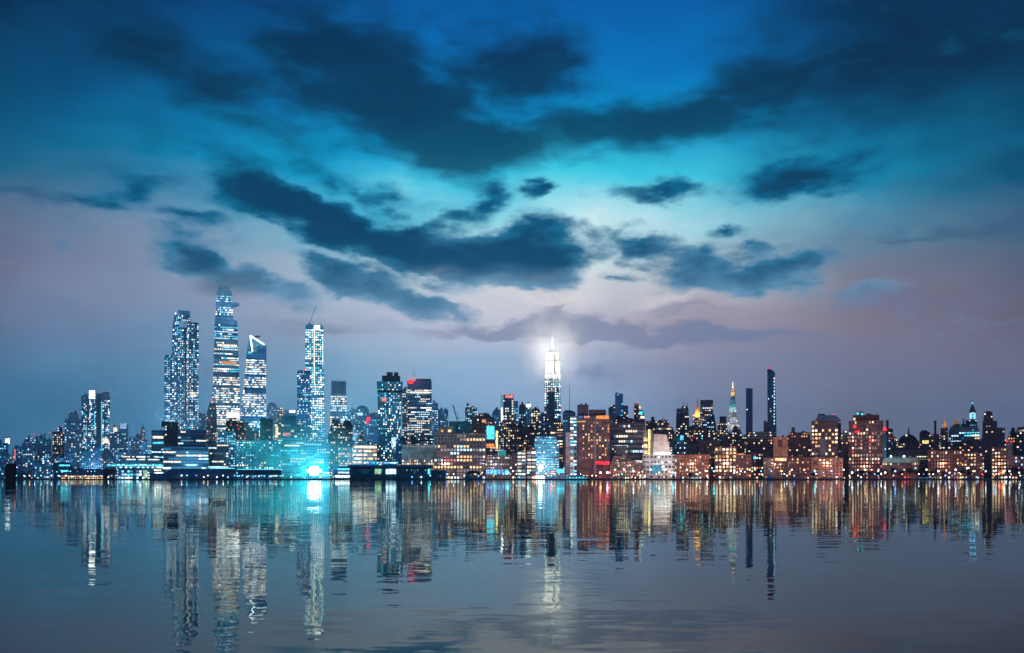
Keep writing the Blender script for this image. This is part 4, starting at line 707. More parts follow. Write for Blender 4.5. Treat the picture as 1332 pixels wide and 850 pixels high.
B('teal_shaft_building', 'narrow teal washed building behind the red neon light', 1147.5, 1153, 1460, bx(1147.5, 1153, 566), 'teal', [Win(.2, 'west', 3, 3.4)], roofs=False)
B('dome_topped_hall', 'dark hall with a broad rounded dome and small roof lantern on the right', 1168, 1196, 1850, bx(1168, 1196, 577), 'dark', [Win(.25, 'east', 3, 3.3)], parts=[[('dome', 'dome', 1181, 577, 12, 1.0, 'dark'), ('mast', 'roof_lantern', 1182, 556.5, 566, 1.2, 'dark')], ('light', 'lamp', 1179, 567, 1.1, 'glowy', -1.2)], roofs=False)
B('dark_square_block', 'dark square block with three pale yellow windows right of the dome topped hall', 1194, 1211, 1750, [(563.5, 1196, 1210), (560, 1199, 1205)], 'dark', [Win(.08, 'east', 3, 3.4, unlit=False)], parts=[('panel', 'lit_window', 1200 + 3 * i, 1202.2 + 3 * i, 573.5, 577.5, 'glowy', 1.0) for i in range(3)], roofs=False)
B('chimney_flats', 'dark flats with one tall square chimney left of the small gold pyramid', 1208, 1224, 1650, [(565, 1208, 1224)], 'dark', [Win(.26, 'east', 3, 3.4)], parts=[('box', 'chimney', 1215, 1218, 547.5, 565.3, 'maroon', -.3, .3)], roofs=False)
B('gold_pyramid_tower', 'pinkish tower with a small glowing gold pyramid roof left of the arched grey building', 1223, 1233.5, 1900, bx(1223.5, 1233, 557), 'brick', [Win(.4, 'east', 2.9, 3.2)], parts=[('taper', 'gold_pyramid', 1225.5, 1232, 557.2, 1228.2, 1229.8, 547.5, 'gold')], roofs=False)
B('arched_grey_building', 'grey building with a curved roofline, a gold pyramid and white and teal rooms', 1234, 1273, 2000, [(562, 1234, 1274), (556, 1236, 1272), (552, 1244, 1266)], 'grey', [Win(.5, 'hyc', 3.0, 3.6, .7, .5, 'office'), Win(.2, 'teal', 3, 3.6, unlit=False)], k=.5, parts=[('taper', 'gold_pyramid', 1239, 1248, 553, 1243.4, 1245.2, 546, 'gold'), ('box', 'chimney', 1252.3, 1254.3, 545, 553, 'dark', -.2, .2), ('box', 'chimney', 1256, 1260, 547, 553, 'dark', -.2, .2)], roofs=False)
B('blue_lit_clock_tower', 'clock tower with a blue lit belfry, red tiled cone and blue lamp at its tip', 1259, 1271.5, 2300, [(560, 1259.5, 1272), (546, 1260, 1270.5), (546, 1260.5, 1269.5), (536, 1260.8, 1269.3)], 'brick', [Win(.2, 'mid', 2.6, 3)], parts=[('panel', 'blue_lit_belfry', 1261.2, 1264.7, 537.5, 545.3, 'skyb', .85), ('panel', 'blue_lit_belfry', 1266, 1269, 537.5, 545.3, 'skyb', .85),
  ('taper', 'cone_roof', 1260.5, 1269.6, 536, 1264, 1266, 527, 'brick'), ('light', 'tip_lamp', 1264.8, 524.5, 1.2, 'cyan'), ('mast', 'spire', 1264.8, 520.5, 527, .4, 'metal'), ('light', 'base_lamp', 1263.5, 550.5, 1.6, 'blue', -1)], roofs=False)
B('maroon_brick_tower', 'tall maroon brick tower stepping down to the right near the right edge', 1278, 1307, 1600, [(600, 1277, 1307), (557, 1278, 1307), (557, 1278, 1297), (548, 1278, 1297), (548, 1279, 1292), (537, 1280, 1291), (535, 1283, 1288)], 'maroon', [Win(.06, 'east', 3.2, 3.6)], k=.6, roofs=False)
B('brick_loft', 'brick loft with two rows of warm windows left of the pinkish row', 1207, 1251, 1400, [(587, 1207, 1251)], 'brick', [Win(.4, 'east', 3.4, 4.4, .5, .55)], k=.5, indiv=40, short='the right brick loft')
B('pinkish_row', 'pinkish row with dim windows left of the maroon brick tower', 1250, 1278, 1390, [(590, 1250, 1278)], 'brick', [Win(.34, 'east', 3.4, 4.4)], k=.5, short='the pinkish row')
B('dark_back_row', 'dark uneven back row between the right brick loft and the arched grey building', 1222, 1280, 1620, [(581, 1222, 1280), (576, 1228, 1262)], 'dark', [Win(.26, 'east', 3.2, 3.6)], k=.4)
B('warm_windowed_walkup', 'brick walk up with four rows of warm windows in front of the maroon tower', 1290, 1309, 1380, [(583, 1290, 1309)], 'brick', [Win(.7, 'warm', 3.4, 4.4, .6, .5, 'band')], k=.7, indiv=30, short='the warm windowed walk up')
B('red_lit_pale_block', 'slim pale building with red lamps at its top corners near the right edge', 1308.5, 1317, 1390, [(574, 1308.5, 1317)], 'pale', [Win(.3, 'multi', 3.6, 4.4)], k=.8, short='the slim pale building', parts=[('light', 'red_lamp', 1309.5, 574.5, 1, 'red', -1.1), ('light', 'red_lamp', 1315.5, 575, 1, 'red', -1.1)])
B('low_grey_row', 'low grey row with pale windows at the right edge', 1316, 1362, 1360, [(594, 1316, 1362)], 'grey', [Win(.35, 'mid', 3.4, 4.2)], k=.4, short='the low grey row')
B('gabled_house', 'dark gabled roof house with a point above the right edge', 1311, 1324, 1680, [(569, 1311, 1324), (564, 1313, 1322), (556, 1317, 1318.5)], 'dark', [Win(.2, 'east', 3.2, 3.6)], roofs=False)
B('flat_roofed_house', 'dark flat topped building with a lit sign at the right edge', 1322, 1345, 1640, [(562, 1322, 1345), (556, 1324, 1345)], 'dark', [Win(.26, 'east', 3.2, 3.6)], roofs=False, parts=[('panel', 'lit_sign', 1325, 1331, 559.5, 562, 'dimw')])
B('blue_roofed_market', 'low market hall with a cyan washed roof and a row of pale windows among trees', 1148, 1195, 1370, [(602, 1148, 1195)], 'brown', [Win(.8, 'fare', 2.9, 3.6, .6, .7, y0=601, y1=606.5)], k=.5, short='the market hall', cat='market hall', parts=[('poly', 'pitched_roof', [(1147, 602), (1151, 596), (1192, 596), (1196, 602)], 'copper', -1.1, .9), ('light', 'roof_floodlight', 1159, 594, 1.3, 'hot', -.9), ('light', 'roof_floodlight', 1176, 594, 1.3, 'hot', -.9)], roofs=False)
B('dim_terrace', 'dim terrace behind the market hall with short lines of pinkish windows', 1163, 1208, 1520, [(586, 1163, 1208), (580, 1168, 1186)], 'dark', [Win(.35, 'fare', 3, 3.4, .6, .4, 'office')], k=.4, short='the dim terrace')
# ---- wharves in front
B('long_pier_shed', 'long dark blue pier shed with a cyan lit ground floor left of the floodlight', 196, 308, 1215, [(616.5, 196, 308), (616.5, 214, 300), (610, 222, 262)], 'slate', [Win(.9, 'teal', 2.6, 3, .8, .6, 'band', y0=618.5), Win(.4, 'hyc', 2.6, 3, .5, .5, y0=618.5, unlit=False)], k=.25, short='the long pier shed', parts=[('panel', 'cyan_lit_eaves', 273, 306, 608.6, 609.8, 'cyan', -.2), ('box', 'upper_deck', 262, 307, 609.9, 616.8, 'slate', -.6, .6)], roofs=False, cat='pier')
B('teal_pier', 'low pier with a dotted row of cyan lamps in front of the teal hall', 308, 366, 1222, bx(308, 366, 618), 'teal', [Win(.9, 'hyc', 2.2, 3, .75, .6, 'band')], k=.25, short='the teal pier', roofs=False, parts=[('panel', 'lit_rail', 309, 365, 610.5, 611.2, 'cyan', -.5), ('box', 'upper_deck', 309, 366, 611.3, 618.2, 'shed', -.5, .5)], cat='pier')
B('sign_kiosk', 'dark wharf kiosk with a blue white lit sign just right of the floodlight', 432, 458, 1238, bx(434, 457, 606.5), 'navy', [], k=.5, parts=[('panel', 'lit_sign', 439, 455, 609.5, 612, 'cyan'), ('panel', 'lit_sign', 440, 454, 614, 616, 'cool'), ('panel', 'lit_step', 436, 456, 619, 621, 'hot', 1.1)], roofs=False, short='the sign kiosk', cat='kiosk')
B('dark_pier_shed', 'long dark teal pier shed with separate cyan lit bays in front of the flared tower', 456, 560, 1210, [(608.5, 456, 560), (606, 458, 578)] if False else [(608, 456, 560)], 'shed', [Win(.7, 'teal', 2.0, 9, .3, .16, y0=609, y1=617)], k=.35, short='the dark pier shed',
  parts=[('box', 'roof', 454, 562, 605.5, 608.3, 'slate', -1.15, 1.1)] + [('panel', 'lit_bay', x, x + w_, 610.5, 617, c, 1.0) for x, w_, c in ((471, 9, 'teal'), (488, 8, 'green'), (502, 13, 'cool'), (537, 4, 'white'), (556, 3, 'cyan'))], roofs=False, cat='pier')
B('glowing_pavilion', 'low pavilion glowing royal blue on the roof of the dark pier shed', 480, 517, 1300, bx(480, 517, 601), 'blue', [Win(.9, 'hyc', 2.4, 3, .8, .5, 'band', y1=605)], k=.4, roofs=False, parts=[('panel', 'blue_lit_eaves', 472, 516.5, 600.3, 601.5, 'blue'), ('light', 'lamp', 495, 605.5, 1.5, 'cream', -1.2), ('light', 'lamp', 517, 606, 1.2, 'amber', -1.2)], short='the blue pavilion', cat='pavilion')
B('boat_house', 'dark low boat house on the water between the pier shed and the brick loft', 560, 580, 1232, bx(560, 580, 612), 'slate', [Win(.4, 'hyc', 3, 3, .5, .5, y0=615)], k=.6, roofs=False, short='the dark boat house', cat='boat house')
B('quay_shed', 'low quay shed with a curved dark roof in front of the large brick loft', 603, 628, 1240, bx(605, 627, 616), 'navy', [Win(.3, 'mid', 3, 3)], k=.5, roofs=False, parts=[('dome', 'curved_roof', 616, 616, 9, .4, 'dark')], short='the curved quay shed', cat='shed')

# ------------------------------------------------------------------ background rows between the named buildings
def nearest_short(px):
    best = None
    for x0, x1, D, sh, *_ in ALL:
        if not sh.startswith('the '): continue
        c = (x0 + x1) / 2; d = 0 if x0 <= px <= x1 else min(abs(px - x0), abs(px - x1))
        kx = (d, abs(px - c) + (D - 1200) * .01)
        if best is None or kx < best[0]: best = (kx, sh)
    return best[1]
ORD = ['first', 'second', 'third', 'fourth', 'fifth', 'sixth', 'seventh', 'eighth', 'ninth', 'tenth', 'eleventh', 'twelfth', 'thirteenth', 'fourteenth', 'fifteenth', 'sixteenth', 'seventeenth', 'eighteenth', 'nineteenth', 'twentieth', 'twenty first', 'twenty second']
rs = random.Random(5)
used = {}
def nth(key, words):
    """label made unique by its order from the left among its like"""
    i = used.get(key, 0); used[key] = i + 1
    return words.format(ORD[i])
fx = 0
rows = []
x = 2.0
while x < 1330:
    w = rs.uniform(8, 17); rows.append((x, w, 1920 + rs.choice([0, 90, 180]), 2)); x += w * rs.uniform(.9, 1.3)
x = 400.0
while x < 1340:
    w = rs.uniform(7, 15); rows.append((x, w, 1725 + rs.choice([-20, 25]), 1)); x += w * rs.uniform(1.0, 1.5)
def clash(x0, x1, D, dep):
    for a0, a1, aD, sh, r_, d_, w_ in ALL:
        if a0 < x1 + 1 and a1 > x0 - 1 and abs(aD - D) < (d_ + dep) / 2 + 3: return True
    return False
# skyline height along the row: below the named rooflines
def roofline(px):
    pts = [(0, 592), (60, 588), (200, 586), (270, 565), (350, 562), (460, 566), (560, 572), (640, 560), (760, 556), (850, 560), (930, 566), (1030, 572), (1100, 572), (1160, 578), (1250, 576), (1332, 580)]
    for (a, ya), (b, yb) in zip(pts, pts[1:]):
        if a <= px <= b: return ya + (yb - ya) * (px - a) / (b - a)
    return 580
KIND_L = [('narrow_flats', 'narrow dim flats'), ('water_tank_building', 'dim block with a roof tank'), ('back_street_block', 'plain back street block')]
last = {}
for x0, w, D, rw in rows:
    tries = 0
    while clash(x0, x0 + w, D, w * D / F * .6) and tries < 6: D += 25; tries += 1
    if tries == 6: continue
    c = x0 + w / 2; top = roofline(c) + rs.uniform(-9, 9) + (4 if rw == 1 else 0)
    left = c < 470
    wl = rs.choice(['blue', 'navy', 'steel', 'teal'] if left else (['dark', 'navy', 'brown', 'grey'] if c < 850 else ['dark', 'maroon', 'brown', 'dark']))
    pal = 'west' if left else ('mid' if c < 850 else 'east')
    n, lab = KIND_L[rs.randrange(3)]
    ref = nearest_short(c)
    lab = nth((lab, ref), lab + ', {} from the left behind ' + ref)
    lev = [(top, x0, x0 + w)]
    if rs.random() < .5:
        s1 = rs.uniform(.1, .3) * w; s2 = rs.uniform(.1, .3) * w; lev += [(top, x0 + s1, x0 + w - s2), (top - rs.uniform(2, 5), x0 + s1, x0 + w - s2)]
    pts = [('tank', 'water_tank', c, lev[-1][0] - 3.6, 1.3, lev[-1][0])] if n == 'water_tank_building' else []
    B(n, lab, x0, x0 + w, D, lev, wl, [Win(rs.uniform(.3, .62) * (1 if c < 880 else .8), pal, 2.8, 3.0)], k=.6, parts=pts, group='low buildings filling the skyline between the towers')

# ------------------------------------------------------------------ ground and quay
def slab(name, pts, z0, z1, k, kind='structure'):
    b = MB(); b.loft([[(x, y, z) for x, y in pts] for z in (z0, z1)], k, True, False); o = b.build(name); o['kind'] = kind; return o
MW['ground'] = wall_mat('city_ground', (0.05, 0.055, 0.065), 0.9)
MW['quay'] = wall_mat('quay_concrete', (0.16, 0.16, 0.18), 0.8, grid=(6, 2))
MW['asph'] = wall_mat('asphalt', (0.045, 0.045, 0.05), 0.8)
slab('city_ground', [(-5490, 1246), (5490, 1246), (5490, 7490), (-5490, 7490)], -1, 1.45, 'ground')
slab('quay', [(-5490, 1228), (5490, 1228), (5490, 1246), (-5490, 1246)], -1, 1.5, 'quay')
def pier(x0, x1, D0, name='pier_deck'):
    a, b_ = (x0 - CX) / F * D0, (x1 - CX) / F * D0
    slab(name, [(a, D0), (b_, D0), (b_, 1228), (a, 1228)], -1, 1.44, 'quay')
pier(190, 312, 1195); pier(308.5, 400, 1200); pier(402, 440, 1206); pier(452, 580, 1186)

# dark pier tower standing in the water at the far left
t = bpy.data.objects.new('pier_tower', None); COL.objects.link(t)
Dp = 620; mp = Dp / F; t.location = ((14.4 - CX) * mp, Dp, 0)
tag(t, 'dark square timber pier tower rising from the river at the far left', 'pier tower')
b = MB(); b.box(-4.6 * mp, 4.6 * mp, -2, 2, -1, (HY - 604) * mp + CAM_Z, 'wood'); b.build('tower_body', t)
b = MB(); b.box(-4.9 * mp, 4.9 * mp, -2.2, 2.2, (HY - 604) * mp + CAM_Z + .01, (HY - 603.2) * mp + CAM_Z, 'dark'); b.build('cap', t)
for sx in (-1, 1):
    b = MB(); b.cyl(sx * 4.7 * mp, -2.1, -1, (HY - 606) * mp + CAM_Z, .28, .25, 'wood', 8); b.build('pile', t)

# ------------------------------------------------------------------ floodlight on the wharf
def lamp(name, loc, color, power, size=2.0, typ='POINT', rot=None, spot=None):
    d = bpy.data.lights.new(name, typ); d.color = lin(color)[:3]; d.energy = power
    if typ in ('POINT', 'SPOT'): d.shadow_soft_size = size
    if spot: d.spot_size = R(spot); d.spot_blend = .8
    o = bpy.data.objects.new(name, d); COL.objects.link(o); o.location = loc
    if rot: o.rotation_euler = rot
    return o
def spot(name, loc, color, power, size=3.0, pitch=15, cone=150, yaw=0):
    '''spot lamp aimed inland (pitch: degrees above level), so the river mirrors none'''
    return lamp(name, loc, color, power, size, 'SPOT', (R(90 + pitch), 0, R(-yaw)), cone)
def P(px, py, D): return Vector(((px - CX) / F * D, D, CAM_Z + (HY - py) / F * D))
m = bpy.data.materials.new('floodlight_glare'); m.use_nodes = True; T = NT(m.node_tree)
out = T.n('ShaderNodeOutputMaterial'); e = T.n('ShaderNodeEmission'); e.inputs[0].default_value = (.75, 1, 1, 1); e.inputs[1].default_value = 9; T.link(e.outputs[0], out.inputs[0])
m.cycles.emission_sampling = 'NONE'; MW['flood'] = m
Df = 1212; mp = Df / F
t = bpy.data.objects.new('floodlight_bank', None); COL.objects.link(t); t.location = ((409 - CX) * mp, Df, 1.5)
tag(t, 'dazzling white bank of floodlights on a low frame at the teal wharf', 'floodlight')
b = MB()
for i in range(5): b.box((-8.5 + 3.9 * i) * mp, (-7.9 + 3.9 * i) * mp, -.4, .4, 0, 15.5 * mp, 'metal')
b.box(-9.5 * mp, 9.5 * mp, .2, .5, 14.5 * mp, 15.2 * mp, 'metal'); b.build('frame', t)
for r_ in range(3):
    for c_ in (range(5) if r_ == 1 else range(1, 4)):
        b = MB(); cx_ = (-7.4 + 3.7 * c_) * mp; cz = (6.6 + 3.7 * r_) * mp; rr = (2.2 if r_ != 1 or c_ in (0, 4) else 2.6) * mp
        b.loft([[(cx_ + q * math.cos(2 * math.pi * i / 14), y_, cz + q * math.sin(2 * math.pi * i / 14)) for i in range(14)] for q, y_ in ((rr * .5, 1.2), (rr, -.8), (rr * .96, -1.0))], 'flood', True, True)
        b.build('lamp_head', t)
spot('floodlight_beam', P(409, 604, 1216), (60, 235, 255), 1.0e6, 6, 30, 165)
spot('teal_fill', P(325, 565, 1262), (20, 235, 225), 3.5e4, 8, 5)  # unseen fill lamps added to spread teal over the wharf
spot('teal_fill', P(355, 600, 1268), (20, 225, 225), 4e4, 8, 10)
spot('teal_fill', P(330, 545, 1480), (20, 200, 220), 2e5, 8)
spot('teal_fill', P(382, 585, 1300), (0, 215, 245), 0.7e5, 8, 20)
spot('west_fill', P(250, 600, 1300), (110, 200, 250), 2.5e5, 8)  # unseen fill lamps added to tint the western towers and haze
spot('west_fill', P(120, 600, 1500), (110, 190, 250), 3.5e5, 8)
spot('west_fill', P(470, 600, 1320), (60, 190, 255), 3.5e5, 8)

# starry spotlight on the quay in front of the cyan banded building
Df = 1238; mp = Df / F
t = bpy.data.objects.new('spotlight_mast', None); COL.objects.link(t); t.location = ((703 - CX) * mp, Df, 1.5)
tag(t, 'brilliant white spotlight mast on the quay in front of the cyan banded building', 'spotlight')
b = MB(); b.cyl(0, 0, 0, 12.5 * mp, .35, .25, 'metal', 8); b.build('mast', t)
for sx, sz, rr in ((-1.5, 14, 1.7), (1.5, 14, 1.7), (0, 17, 1.9), (0, 11, 1.7)):
    b = MB(); b.ball(sx * mp, -.5, sz * mp, rr * mp, 'flood', 12, 8); b.build('lamp_head', t)
b = MB()
for i in range(4): b.box((-6 + 3.2 * i) * mp, (-4 + 3.2 * i) * mp, -1, 1, 0, 3.4 * mp, 'hot')
b.build('lit_base', t)
spot('spotlight_beam', P(703, 606, 1230), (225, 245, 255), 2.5e5, 3)

# ------------------------------------------------------------------ mist: scattering volumes, with lamps added to make them glow
def mist(name, label, loc, rad, dens, scale=0.02, col=(1, 1, 1, 1), cat='mist', step=None, emph=1.0):
    bm_ = MB(); bm_.ball(0, 0, 0, 1, 'roof', 20, 12); o = bm_.build(name); o.data.materials.clear()
    m = bpy.data.materials.new(name); m.use_nodes = True; T = NT(m.node_tree); out = T.n('ShaderNodeOutputMaterial')
    oc = T.n('ShaderNodeTexCoord').outputs['Object']
    r_ = T.vm('LENGTH', oc)
    fall = T.rng(r_, 0.15, 0.97, 1.0, 0.0)
    nz = T.noise(T.vm('MULTIPLY', oc, tuple(r * scale for r in rad)), 1.0, 2.0, .5).outputs['Fac']
    d = T.m('MULTIPLY', T.m('MULTIPLY', T.m('POWER', fall, emph), T.rng(nz, .3, .7, .35, 1.3)), dens)
    vol = T.n('ShaderNodeVolumePrincipled'); vol.inputs['Color'].default_value = col; T.link(d, vol.inputs['Density']); vol.inputs['Anisotropy'].default_value = 0.0
    T.link(vol.outputs[0], out.inputs['Volume']); o.data.materials.append(m)
    m.cycles.volume_step_rate = 1.0 if step is None else step
    o.location = loc; o.scale = rad; o['kind'] = 'stuff'; o['label'] = label
    return o
mist('spire_mist', 'bright mist glowing around the crown of the floodlit spire tower', P(718, 446, 2900), (190, 120, 225), 0.0085, col=(.99, .99, 1, 1), emph=2.4)
mist('cloud_cap', 'low cloud hiding the top of the highest stepped tower', P(298, 371, 1840), (120, 84, 34), 0.014)
mist('west_mist', 'blue evening mist lying between the tall western towers', P(300, 540, 1900), (640, 420, 330), 0.0012, col=(.8, .93, 1, 1))
spot('cloud_cap_fill', P(296, 432, 1770), (165, 205, 240), 3.5e5, 6, 48, 80)  # unseen spot added below the cloud cap to brighten it
spot('west_fill', P(206, 545, 1640), (120, 205, 240), 0.5e6, 8)  # more unseen fill lamps, added for the upper western towers
spot('west_fill', P(352, 545, 1650), (120, 208, 240), 0.5e6, 8)
spot('west_fill', P(450, 545, 1700), (120, 208, 240), 0.8e6, 8)
mist('teal_glare_mist', 'mist body added for the teal glow over the wharf around the floodlight', P(385, 600, 1325), (130, 98, 85), 0.007)  # local mist added to carry the floodlight's glare
spot('crown_fill_spot', P(690, 505, 2790), (255, 252, 246), 3.8e6, 12, 50, 75, 22)  # unseen lamps hung before the tower, added for crown glow and halo
spot('crown_fill_spot', P(746, 505, 2790), (255, 252, 246), 3.8e6, 12, 50, 75, -22)
spot('crown_fill_spot', P(718, 480, 2800), (255, 252, 246), 2.2e6, 10, 55, 75)
spot('gold_floodlight', P(907, 542, 2383), (255, 190, 90), 6e4, 3, 55)
spot('steeple_floodlight', P(953, 535, 2478), (170, 245, 232), 3e4, 3, 45, 120)
spot('steeple_floodlight', P(953, 556, 2455), (235, 240, 250), 1.2e5, 3, 35, 120)
spot('pyramid_floodlight', P(1229, 556, 1880), (255, 170, 60), 2.5e4, 2, 55, 130)
spot('pyramid_floodlight', P(1243.5, 553, 1975), (255, 170, 60), 3e4, 2, 55, 130)
spot('steeple_floodlight', P(953, 518, 2486), (255, 185, 80), 6e4, 2, 60, 70)
spot('museum_floodlight', P(861, 604, 1318), (235, 248, 255), 5e4, 4)
spot('market_floodlight', P(1159, 590, 1330), (120, 220, 255), 1.3e4, 2)
spot('market_floodlight', P(1176, 590, 1330), (120, 220, 255), 1.3e4, 2)
spot('red_wash', P(784, 612, 1345), (255, 40, 70), 2.5e4, 3)
spot('red_roof_light', P(535, 490, 1915), (255, 50, 70), 4e4, 3)
spot('neon_wash', P(1151, 560, 1500), (255, 40, 60), 1.5e4, 3)
for px_, c_, e_ in ((575, (255, 200, 170), 5e4), (640, (215, 205, 240), 5e4), (760, (255, 180, 160), 5e4), (820, (255, 215, 190), 4e4), (900, (255, 165, 130), 5e4), (945, (255, 180, 150), 4e4), (1010, (255, 180, 150), 4e4), (1075, (255, 180, 140), 5e4), (1125, (255, 160, 140), 6e4), (1225, (255, 170, 140), 4e4), (1300, (255, 160, 150), 4e4)):
    spot('street_glow', P(px_, 600, 1262), c_, e_ * 4.5, 3, 25)

# ------------------------------------------------------------------ quayside lamps
def lamp_proto(col, h, r_):
    t = bpy.data.objects.new('street_lamp', None); COL.objects.link(t)
    b = MB(); b.cyl(0, 0, 0, h, .16, .1, 'metal', 6); b.build('pole', t)
    b = MB(); b.bar((0, 0, h), (0, -1.0, h + .35), .07, 'metal', 5); b.build('arm', t)
    b = MB(); b.ball(0, -1.1, h + .2, r_, col, 8, 6); b.build('lamp_head', t)
    return t
def copy_tree(o, parent=None):
    c = o.copy(); COL.objects.link(c); c.parent = parent
    for ch in list(o.children): copy_tree(ch, c)
    return c
for k, s in (('l_white', ((235, 242, 255), 6)), ('l_warm', ((255, 214, 165), 5)), ('l_blue', ((110, 165, 255), 5)), ('l_red', ((255, 60, 60), 4.5)), ('l_cyan', ((110, 230, 255), 5)), ('l_orange', ((255, 150, 70), 5))):
    m = bpy.data.materials.new('lamp_' + k[2:]); m.use_nodes = True; T = NT(m.node_tree)
    out = T.n('ShaderNodeOutputMaterial'); e = T.n('ShaderNodeEmission'); e.inputs[0].default_value = lin(s[0]); e.inputs[1].default_value = s[1]
    T.link(e.outputs[0], out.inputs[0]); m.cycles.emission_sampling = 'NONE'; MW[k] = m
protos = {}
cname = {'l_white': 'white', 'l_warm': 'warm yellow', 'l_blue': 'blue', 'l_red': 'red', 'l_cyan': 'cyan', 'l_orange': 'orange'}
SH = []
def put_lamp(px, py, D, col, r_, grp, words):
    h = max(1.2, (HY - py) / F * D + CAM_Z - GROUND); key = (col, round(h / 2), round(r_, 1))
    if key not in protos: protos[key] = lamp_proto(col, round(h / 2) * 2 or 1.5, r_); t = protos[key]
    else: t = copy_tree(protos[key])
    t.location = ((px - CX) / F * D, D, GROUND)
    SH.append((px, t, col, grp, words))
rs = random.Random(21)
x = 800
while x < 1332:      # tall promenade lamps on the right
    put_lamp(x, rs.uniform(610, 616), 1234, rs.choice(['l_white'] * 5 + ['l_warm'] * 3 + ['l_blue'] * 2 + ['l_cyan']), rs.uniform(.8, 1.35), 'tall lamps along the right waterfront promenade', 'tall {c} lamp'); x += rs.uniform(7, 17)
x = 560
while x < 1332:      # low lights at the water's edge
    put_lamp(x, rs.uniform(616, 621.5), 1230, rs.choice(['l_white'] * 5 + ['l_warm'] * 3 + ['l_blue'] * 4 + ['l_red'] * 3 + ['l_cyan'] * 2 + ['l_orange'] * 3), rs.uniform(.4, .95), 'small coloured lamps at the edge of the river', 'low {c} quay lamp'); x += rs.choice([rs.uniform(3, 6), rs.uniform(5, 16)])
x = 22
while x < 560:
    put_lamp(x, rs.uniform(618, 621.5), 1230 if x < 190 else 1196, rs.choice(['l_white'] * 4 + ['l_cyan'] * 4 + ['l_blue'] * 2 + ['l_warm']), rs.uniform(.5, .85), 'small coloured lamps at the edge of the river', 'low {c} quay lamp'); x += rs.uniform(5, 13)
for px_, col in ((687, 'l_cyan'), (661, 'l_cyan'), (716, 'l_red'), (793, 'l_red'), (790, 'l_white'), (781, 'l_warm'), (875, 'l_cyan'), (1300, 'l_red'), (1304, 'l_orange')):
    put_lamp(px_, 616, 1233, col, 1.5, 'bright accent lamps on the quay', 'large {c} lamp')
SH.sort(key=lambda s: s[0]); used.clear()
for px, t, col, grp, words in SH:
    ref = nearest_short(px); w_ = words.format(c=cname[col])
    tag(t, nth((w_, ref), w_ + ' before ' + ref + ', {} from the left'), 'street lamp', grp)

# ------------------------------------------------------------------ mooring piles off the piers
used.clear(); proto_pile = None
rs = random.Random(77)
PX = []
for a_, b_, D_ in ((194, 306, 1191), (312, 396, 1196), (455, 578, 1182), (86, 150, 1222), (604, 630, 1222), (735, 770, 1222), (995, 1060, 1222), (1230, 1270, 1222)):
    x = a_
    while x < b_:
        PX.append((x, D_)); x += rs.uniform(5, 11)
for x, D_ in sorted(PX):
    if proto_pile is None:
        b = MB(); b.cyl(0, 0, -1.5, 3.0, .38, .32, 'wood', 8); o = b.build('mooring_pile'); proto_pile = o
    else:
        o = proto_pile.copy(); COL.objects.link(o)
    o.location = ((x - CX) / F * D_, D_, rs.uniform(-.8, .6)); o.rotation_euler = (rs.uniform(-.05, .05), rs.uniform(-.05, .05), rs.uniform(0, 6))
    ref = nearest_short(x); tag(o, nth(('pile', ref), 'dark wooden mooring pile before ' + ref + ', {} from the left'), 'mooring pile', 'wooden mooring piles along the piers')

# ------------------------------------------------------------------ trees on the right promenade
MW['bark'] = wall_mat('bark', (0.06, 0.045, 0.04), .9)
lm = wall_mat('night_foliage', (0.035, 0.05, 0.04), .8, vary=.6); MW['leaf'] = lm
def tree(px, D, h, r_, seed):
    q = random.Random(seed); t = bpy.data.objects.new('promenade_tree', None); COL.objects.link(t); t.location = ((px - CX) / F * D, D, GROUND)
    b = MB(); b.cyl(0, 0, 0, h * .45, .45, .28, 'bark', 7)
    tips = []
    for i in range(5):
        a = 2 * math.pi * i / 5 + q.random(); e_ = Vector((math.cos(a) * r_ * .55, math.sin(a) * r_ * .55, h * q.uniform(.6, .8))); b.bar((0, 0, h * .4), e_, .14, 'bark', 5); tips.append(e_)
    b.build('trunk', t)
    b = MB(); cl = [Vector((q.gauss(0, r_ * .42), q.gauss(0, r_ * .42), h * q.uniform(.42, .92))) for _ in range(14)] + tips
    for _ in range(1300):
        c = q.choice(cl); v = Vector((q.gauss(0, 1), q.gauss(0, 1), q.gauss(0, .8))) * r_ * .17; p = c + v; s = q.uniform(.22, .5)
        n = Vector((q.gauss(0, 1), q.gauss(0, 1), q.gauss(0, 1))).normalized(); u = n.orthogonal().normalized() * s; w = n.cross(u)
        b.face([p - u, p - w * .6, p + u, p + w * .6], 'leaf')
    b.build('crown', t); return t
rs = random.Random(8); used.clear()
TX = [(1058, 8), (1112, 10), (1121, 12), (1130, 13), (1142, 9), (1152, 14), (1163, 16), (1172, 12), (1183, 15), (1193, 14), (1203, 17), (1214, 13), (1226, 11), (1252, 15), (1262, 13), (1284, 10), (1312, 14), (1320, 19), (1329, 17), (1019, 8), (897, 8)]
for i, (px, h) in enumerate(sorted(TX)):
    t = tree(px, 1265 + (i % 3) * 9 if px > 1100 else 1254, h, h * .42, i)
    ref = nearest_short(px)
    tag(t, nth(('tree', ref), 'dark leafy tree before ' + ref + ', {} from the left there'), 'tree', 'trees along the right promenade')

